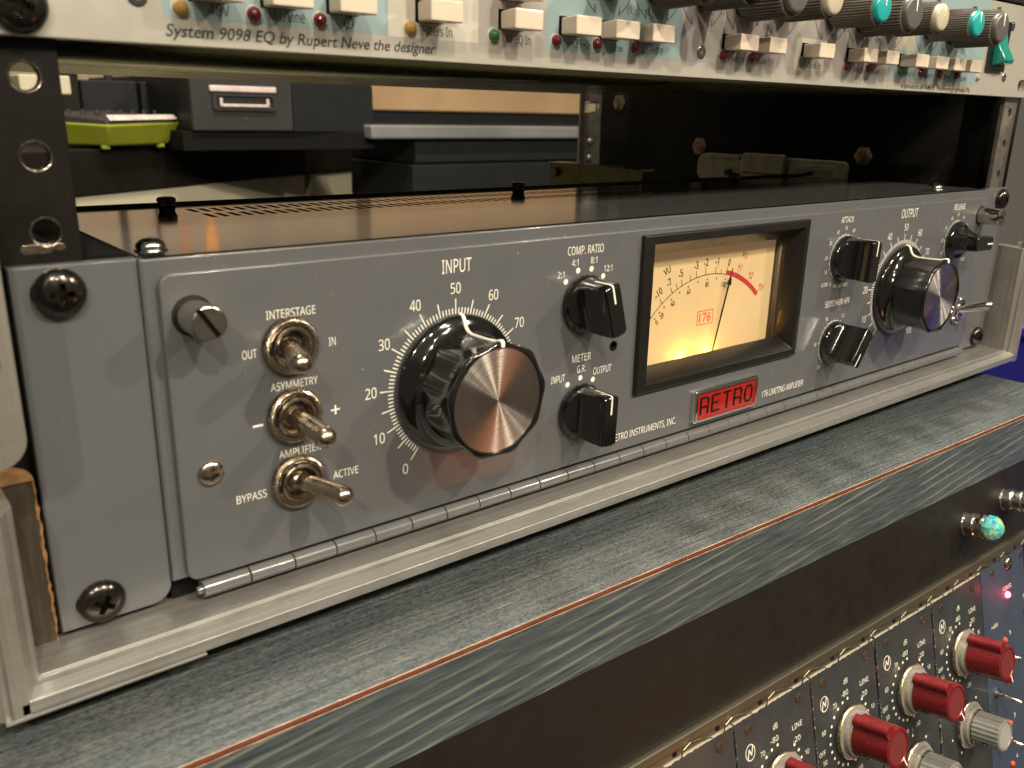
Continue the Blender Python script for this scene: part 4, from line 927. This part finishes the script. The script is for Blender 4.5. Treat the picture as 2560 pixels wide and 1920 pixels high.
def pilot(x, z, jewel):
    t = knob_empty('pilot_lamp', x, z, 0, bp, 1.2)
    part('threaded_bezel', MB().lathe([(5.6, 0), (5.6, .8), (5.0, 1.0), (5.0, 3.0), (5.7, 3.2), (5.7, 5.2), (4.9, 5.6), (4.9, 8.2), (5.6, 8.4), (5.6, 9.6), (5.1, 10)], n=12 if jewel else 40), 'chrome', t, .15, local=True, sharp=25)
    if jewel: part('jewel', MB().lathe([(5.0, 10), (5.9, 11.3), (5.7, 13.0), (4.4, 15.0), (2.4, 16.4), (.02, 16.8)], n=10), 'jewel', t, local=True, sharp=8)
    else: part('button_tip', MB().lathe([(3.2, 9.5), (3.2, 12.6), (2.6, 13.2), (.02, 13.4)], n=24), 'chrome', t, local=True)
pilot(364.8, -17.5, True); pilot(403.5, -15.5, False)
mr = lower_thing('module_rail', 'aluminium rail with bent spring tabs running along the tops of the modules', 'rail', 0, 36.2)
part('rail_bar', MB().box(-120, 520, -1.2, 6, -3.6, 0), 'alurail', mr, .4, local=True)
part('rail_lip', MB().box(-120, 520, .6, 6, -7.2, -3.7), 'alurail', mr, .3, local=True)
for k in range(-1, 7):
    for q in (.3, .78):
        x = 12+45.15*k+45*q+100; pts = [(x-6, -.9, -7.0), (x-5.6, -1.5, -4.4), (x-2, -1.7, -3.0), (x+4, -1.5, -4.2), (x+9, -1.2, -6.2)]
        mb = MB()
        for a, b in zip(pts, pts[1:]):
            mb.tube(a, b, .24, n=6)
        part('spring_tab', mb, 'alurail', mr, local=True)
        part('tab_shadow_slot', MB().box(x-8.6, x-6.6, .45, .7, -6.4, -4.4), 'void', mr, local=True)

def marconi(parent, cx, cz, rot, body, face, R=8.0, h=20.4, wing=True):
    t = knob_empty('wing_knob' if wing else 'fluted_grey_knob', cx, cz, rot, parent, 0)
    part('clear_skirt', MB().lathe([(10.2, 1.2), (10.9, 1.4), (11.0, 2.2), (10.6, 2.6), (9.2, 2.9), (9.0, 4.6), (8.8, 4.8), (8.3, 4.9), (8.3, 5.6)], n=56, close=False), 'skirt', t, local=True, sharp=30)
    part('skirt_ring', MB().lathe([(11.05, 1.5), (11.15, 1.9), (10.95, 2.4), (10.5, 2.6), (10.3, 2.3)], n=56, close=False), 'brass' if wing else 'nickel', t, local=True, sharp=50)
    part('metal_collar', MB().lathe([(6.9, .5), (6.9, 3.0), (7.2, 3.2), (7.2, 5.8)], n=40), 'nickel', t, local=True, sharp=40)
    mb = MB(); n = 120
    def f(r, hh, a):
        a = (a+pi) % (2*pi)-pi
        if wing:
            e = 0
            for c0, wd, ht in ((0, .30, 3.0), (pi, .32, 3.4), (-pi, .32, 3.4)):
                d = abs(a-c0)
                if d < wd: e = max(e, ht*(1-(d/wd)**4))
            return r+e*(1 if r > R*.9 else 0)
        return r*(1+.028*cos(22*a)) if r > R*.95 else r
    hh = h
    mb.lathe([(R*1.01, 5.8), (R*1.0, 6.2), (R*.98, hh-1.2), (R*.97, hh-.3), (R*.90, hh), (R*.80, hh), (R*.78, hh-.5)], n=n, f=f, close=False)
    part('body', mb, body, t, local=True, sharp=35)
    part('cap_disc', MB().lathe([(R*.79, hh-.6), (R*.78, hh-.25), (.02, hh-.2)], n=40), face, t, local=True)
    part('index_line', MB().box(-.3, .3, -hh-.06, -hh+.4, R*.82, R+2.6 if wing else R*.97), 'white', t, local=True)
    ss = MB().lathe([(1.5, -.2), (1.5, .12), (1.0, .15), (.9, -.9), (.02, -.9)], n=20, close=False)
    o = part('set_screw', ss, 'blackscrew', t, local=True, sharp=30); ang = -125-rot
    o.rotation_euler = (0, 0, 0); a = rad(ang)
    Rm = Matrix.Rotation(rad(ang), 4, 'Y')
    o.matrix_basis = Rm @ Matrix.Translation(Vector((0, -11*S, R*1.0*S))) @ Matrix.Rotation(rad(-90), 4, 'X')
    return t
def logo(mb, cx, cz, y):
    mb.ribbon([(cx+2.5*sin(rad(a)), cz+3.0*cos(rad(a))) for a in range(0, 361, 15)], .36, y)
    mb.ribbon([(cx-1.5, cz-2.0), (cx-.6, cz+1.2), (cx+.6, cz-1.2), (cx+1.5, cz+2.0)], .5, y)
MODS = [(147.1, 'leftmost worn dark module, only its top corner in view'), (192.3, 'worn dark preamp module second from the left, red knob cut off by the frame'), (237.6, 'worn dark preamp module with the lowest fully visible red knob'), (282.6, 'worn dark preamp module right of the wide black gap'), (328.4, 'worn dark preamp module next to the blue power module')]
GAPX = 45.0
for s0, lab in MODS:
    m_ = lower_thing('preamp_module', lab, 'module', s0, 43.4, 'dark preamp modules in the tilted lower rack')
    wdt = 43.6 if abs(s0-237.6) < 1 else 44.6
    part('module_panel', MB().box(.25, wdt, 0, 2.5, -190, 0), 'module', m_, .2, local=True)
    part('module_body', MB().box(1.5, 43, 2.5, 60, -190, -1.5), 'void', m_, local=True)
    for sx, sz in ((7.6, -5.2), (37.3, -5.0)): place('panel_screw', BLACKSMALL, m_, sx, -.05, sz, random.uniform(0, 90))
    if s0 > 150:
        pt = MB(); py = -.06; kx, kz = 22.7, -31.0
        def w2(s_, x, d, h=1.9, wd=None, al='C'): text(pt, s_, x, -(d-43.4), h, wd or h*.62*len(s_), py, al)
        logo(pt, 7.4, -13.8, py)
        w2('dB', 22.3, 53.4, 2.2); w2('LINE', 35.0, 58.3, 2.1, 6.2); w2('-80', 21.2, 58.2, 2.1, 4.6); w2('-20', 34.0, 63.4, 2.1, 4.6)
        w2('70', 14.0, 60.6, 2.0); w2('60', 5.6, 68.4, 2.0); w2('OFF', 3.6, 76.2, 1.9, 4.0); w2('50', 4.9, 80.4, 1.9); w2('40', 11.6, 89.4, 1.9); w2('30', 18.6, 92.6, 1.9); w2('-30', 27.3, 92.6, 1.9, 4.0); w2('10', 39.6, 71.0, 1.9)
        for a in (0, -15, -30.5, -46, -61.5, -76, -91, -106, -121, -136, -151, -166, 171, 46, 62, 78):
            pt.disc(kx+13.5*sin(rad(a)), kz+13.5*cos(rad(a)), .62, py, 14)
        gz = -66.1
        for a in (0, -51, -103, -154, 51, 103, 154): pt.disc(kx+13.5*sin(rad(a)), gz+13.5*cos(rad(a)), .62, py, 14)
        w2('/', 22.7, 93.6, 1.6); 
        part('printed_lettering', pt, 'white', m_, local=True)['kind'] = 'stuff'
        marconi(m_, kx, kz, {192.3: 170, 237.6: 152, 282.6: 150, 328.4: 160}[s0], 'cap_red', 'cap_redface')
        if s0 > 200: marconi(m_, kx, gz, 120, 'k_grey', 'k_greyface', 7.3, 17.5, False)
        if s0 > 240: marconi(m_, kx, gz-35, 60, 'cream', 'cream', 7.3, 17.5, False)
pm = lower_thing('power_module', 'blue power module with a glowing red lamp at the right of the lower rack', 'module', 373.3, 43.4)
part('module_panel', MB().box(.3, 44.8, 0, 2.5, -190, 0), 'module_blue', pm, .2, local=True)
part('module_body', MB().box(1.5, 43, 2.5, 60, -190, -1.5), 'void', pm, local=True)
for sx, sz in ((11.3, -3.7), (41.6, -2.9)): place('panel_hole', BLACKSMALL, pm, sx, -.05, sz, 20)
place('panel_screw', SMALLSCREW, pm, 27.6, -.05, -3.6, 20)
part('power_lamp', MB().lathe([(1.5, 0), (1.5, .6), (1.2, 1.3), (.6, 1.6), (.02, 1.7)], 24.9, -18.7, 0, 20), 'ledon', pm, local=True, sharp=60)
pl_ = bpy.data.lights.new('power_lamp_light', 'POINT'); pl_.energy = .0013; pl_.color = (1, .03, .10); pl_.shadow_soft_size = .001
plo = bpy.data.objects.new('power_lamp_light', pl_); C.objects.link(plo); plo.location = frame_pt(373.3+24.9, 7.5, 43.4+18.7)
bt = MB(); py = -.06
text(bt, 'POWER', 25.6, -15.2, 2.0, 8.6, py, 'C'); text(bt, '+48V', 10.6, -30.2, 2.0, 7.0, py, 'C'); text(bt, 'PHASE', 46, -25, 2.0, 8, py, 'C')
for k in range(5): text(bt, str(k+1), 25.6, -38.6-21.6*k, 2.3, 1.6, py, 'C')
part('printed_lettering', bt, 'white', pm, local=True)['kind'] = 'stuff'
for k in range(5):
    zc = -37.2-21.9*k
    part('indicator', MB().lathe([(1.5, 0), (1.5, .5), (1.1, 1.2), (.02, 1.5)], 19.8, -40.4-21.6*k, 0, 20), 'ledorange', pm, local=True, sharp=60)
    t = MB().lathe([(2.3, 0), (2.3, .8), (1.4, 1.0), (1.4, 2.2)], 7.8, zc-4, 0, 12).tube((7.8, -1, zc-4), (8.6, -11, zc-5.6), .75, .95, 12, dome=True)
    part('small_toggle', t, 'chrome', pm, local=True, sharp=40)
for k in range(4): place('side_screw', BLACKSMALL, pm, 43.0, -.05, -33-21.6*k, 0)
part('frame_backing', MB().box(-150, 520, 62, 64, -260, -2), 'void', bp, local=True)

# blue bin at the right
bl = thing('blue_crate', 'bright blue plastic crate beyond the right end of the shelf', 'crate', (620, 20, -260))
part('crate_wall', MB().box(528, 536, -120, 160, -260, 4), 'blue', bl, 2)
part('crate_wall', MB().box(536, 780, 152, 160, -260, 4), 'blue', bl, 2)
part('crate_wall', MB().box(536, 780, -120, -112, -260, 4), 'blue', bl, 2)
part('crate_rim', MB().box(524, 540, -124, 164, -2, 6), 'blue', bl, 2)

# =================================================================== 5. THE STUDIO BEHIND (seen through the gap)
wall = struct(part('back_wall', MB().box(-2500, 6000, 2600, 2650, -900, 900), 'darkwood'))
floor = struct(part('floor', MB().box(-2500, 6000, -1500, 2600, -760, -750), 'darkwood'))
Rd = 30.6
def rot_thing(name, label, cat, x, y, z, rz):
    o = thing(name, label, cat, (x, y, z)); del o['origin']; o.rotation_euler = (0, 0, rad(rz)); return o
wp = thing('wooden_wall_panel', 'large warm tan wooden panel standing across the back of the studio', 'wall panel', (700, 1600, -200))
part('panel_board', MB().box(-300, 2600, 1600, 1640, -200, 900), 'wallwood', wp, 2)
for nm, lab, x0, x1, z0, m_ in (('stand_pole', 'thick dark stand pole mirrored at the left of the glossy top cover', 289, 299, 66, 'dkgrey'), ('stand_pole', 'thin dark stand pole mirrored right of the thick one in the glossy top cover', 336, 341, 66, 'darkwood')):
    sp = thing(nm, lab, 'stand', ((x0+x1)/2, 1290, 66), 'stand poles at the back of the desk')
    part('pole', MB().tube((((x0+x1)/2-294)*1.2+370, 1290, z0), (((x0+x1)/2-294)*1.2+370, 1290, 520), (x1-x0)*.62, n=20), m_, sp)  # unseen uprights, added for the dark stripes mirrored in the cover
for x0, x1, lab, m_ in ((362, 377, 'brown-orange pointed strap, left of two seen mirrored in the top cover', 'strap_brown'), (396, 414, 'bright orange pointed strap, right of two seen mirrored in the top cover', 'strap_orange')):
    st = thing('hanging_strap', lab, 'strap', ((x0+x1)/2, 1000, 207)); xm = (x0+x1)/2
    part('strap_band', MB().plate([(x0, 232), (xm, 207), (x1, 232), (x1, 420), (x0, 420)], [], 998, 1001), m_, st, .5)  # unseen pointed shapes, added for the orange smears mirrored in the cover
dk = rot_thing('studio_desk', 'long black desk behind the rack, under the lime green tray', 'desk', 244, 1000, 0, Rd)
part('desk_slab', MB().box(-400, 1500, 0, 600, 8, 65), 'darkwood', dk, 2, local=True)
cb = rot_thing('cream_cabinet', 'pair of cream cabinets under the black desk', 'cabinet', 244, 1000, 0, Rd)
part('cabinet_front', MB().box(-400, 503, 4, 500, -500, 7.6), 'creamcab', cb, 2, local=True)
part('cabinet_front', MB().box(526, 902, 4, 500, -500, 7.6), 'creamcab', cb, 2, local=True)
part('cabinet_gap', MB().box(503, 526, 20, 500, -500, 7.5), 'darkwood', cb, local=True)
tr = thing('green_tray', 'lime green plastic tray holding a small mixer', 'tray', (300, 1060, 65))
TL = [(214, 1075), (283, 990), (398, 1060), (330, 1150)]; BLp = [(222, 1078), (287, 1004), (378, 1060), (325, 1135)]
vs = [(x, y, 98.5-(3.5 if i == 1 else 0)) for i, (x, y) in enumerate(TL)]+[(x, y, 69) for x, y in BLp]
part('tray_shell', MB().add(vs, [(4, 5, 6, 7), (0, 1, 5, 4), (1, 2, 6, 5), (2, 3, 7, 6), (3, 0, 4, 7), (0, 3, 2, 1)]), 'lime', tr, 3, seg=3)
for x, y in ((284, 1012), (366, 1056)): part('foot', MB().box(x-6, x+4, y-4, y+6, 65, 70), 'lime', tr, 1)
mxr = thing('small_mixer', 'small dark mixer with a pale row of keys lying in the green tray', 'mixer', (310, 1060, 98))
part('mixer_body', MB().add([(222, 1072, 96), (286, 996, 93), (392, 1056, 98), (330, 1140, 98), (222, 1072, 109), (284, 1000, 101), (388, 1056, 103), (330, 1140, 112)], [(3, 2, 1, 0), (4, 5, 6, 7), (0, 1, 5, 4), (1, 2, 6, 5), (2, 3, 7, 6), (3, 0, 4, 7)]), 'dkgrey', mxr, 2)
part('key_row', MB().add([(288, 997.5, 100.4), (391, 1055, 102.4), (388, 1060, 108), (286, 1004, 107)], [(0, 1, 2, 3)]), 'keys', mxr)
for i in range(9):
    x = 240+i*16
    part('mixer_knob', MB().tube((x, 1052+abs(i-3)*4, 106), (x, 1052+abs(i-3)*4, 113), 3, n=10), 'zinc', mxr)
sp_ = thing('dark_speaker_box', 'dark speaker cabinets behind the green tray', 'speaker', (340, 1200, 65))
for x0, x1 in ((303, 379), (384, 470)): part('speaker_panel', MB().box(x0, x1, 1180, 1400, 65, 152), 'bluegrey', sp_, 2)
part('speaker_back', MB().box(290, 303, 1190, 1400, 65, 162), 'darkwood', sp_, 1)
cr = thing('cream_box', 'small cream box beside the dark speaker cabinets', 'box', (260, 1180, 132))
part('box_shell', MB().box(225, 289, 1175, 1300, 131, 156), 'creamcab', cr, 2); part('box_plinth', MB().box(225, 289, 1176, 1300, 60, 131), 'darkwood', cr)
pc = thing('computer_tower', 'dark grey computer tower with silver handle slots behind the rack', 'computer', (465, 1000, 88))
part('front_panel', MB().box(393, 537, 1000, 1010, 88, 162), 'dkgrey', pc, 2)
part('side_panel', MB().box(393, 672, 1010, 1500, 88, 162), 'bluegrey', pc, 2)
part('side_face', MB().add([(538, 1001, 88), (672, 1009, 88), (672, 1009, 152), (538, 1001, 152)], [(0, 1, 2, 3)]), 'bluegrey', pc)
part('disc_slot', MB().box(418, 512, 996, 1001, 139, 147), 'keys', pc, 1.5)
part('handle_frame', MB().plate(rrect(421, 511, 115, 137, 4), [rrect(426, 506, 118.5, 133.5, 3)], 996, 1001), 'dkgrey', pc, 1)
part('handle_bar', MB().box(430, 500, 994, 998, 119.5, 123.5), 'keys', pc, 1.2); part('handle_bar', MB().box(430, 434, 994, 998, 119.5, 131), 'keys', pc, 1); part('handle_bar', MB().box(496, 500, 994, 998, 119.5, 131), 'keys', pc, 1)
part('tower_base', MB().box(380, 672, 1006, 1500, 62, 87.9), 'void', pc, 1)
part('small_emblem', MB().lathe([(2.2, 0), (2.2, 1)], 466, 104, 1000, 16), 'zinc', pc)
pk = thing('tan_wood_plank', 'tan wooden board across the studio behind the rack', 'plank', (900, 1030, 119))
part('plank_board', MB().box(676, 1500, 1030, 1080, 119.6, 330), 'tan', pk, 2)
sl = thing('silver_shelf_edge', 'silver metal shelf edge catching the light behind the rack', 'shelf edge', (900, 990, 77))
part('metal_edge', MB().box(655, 1300, 985, 1100, 77.5, 98), 'strip', sl, 3)
part('dark_top', MB().box(676, 1300, 1040, 1100, 98.2, 119), 'bluegrey', sl, 1)
ds = thing('dark_drawer_unit', 'dark drawer unit with two fronts under the silver shelf edge', 'drawers', (900, 1000, -5))
part('drawer_front', MB().box(741, 1300, 998, 1200, 40, 75), 'bluegrey', ds, 2); part('drawer_front', MB().box(735, 1300, 996, 1200, -60, 37), 'bluegrey', ds, 2); part('drawer_carcass', MB().box(745, 1295, 1004, 1210, -60, 76), 'darkwood', ds)
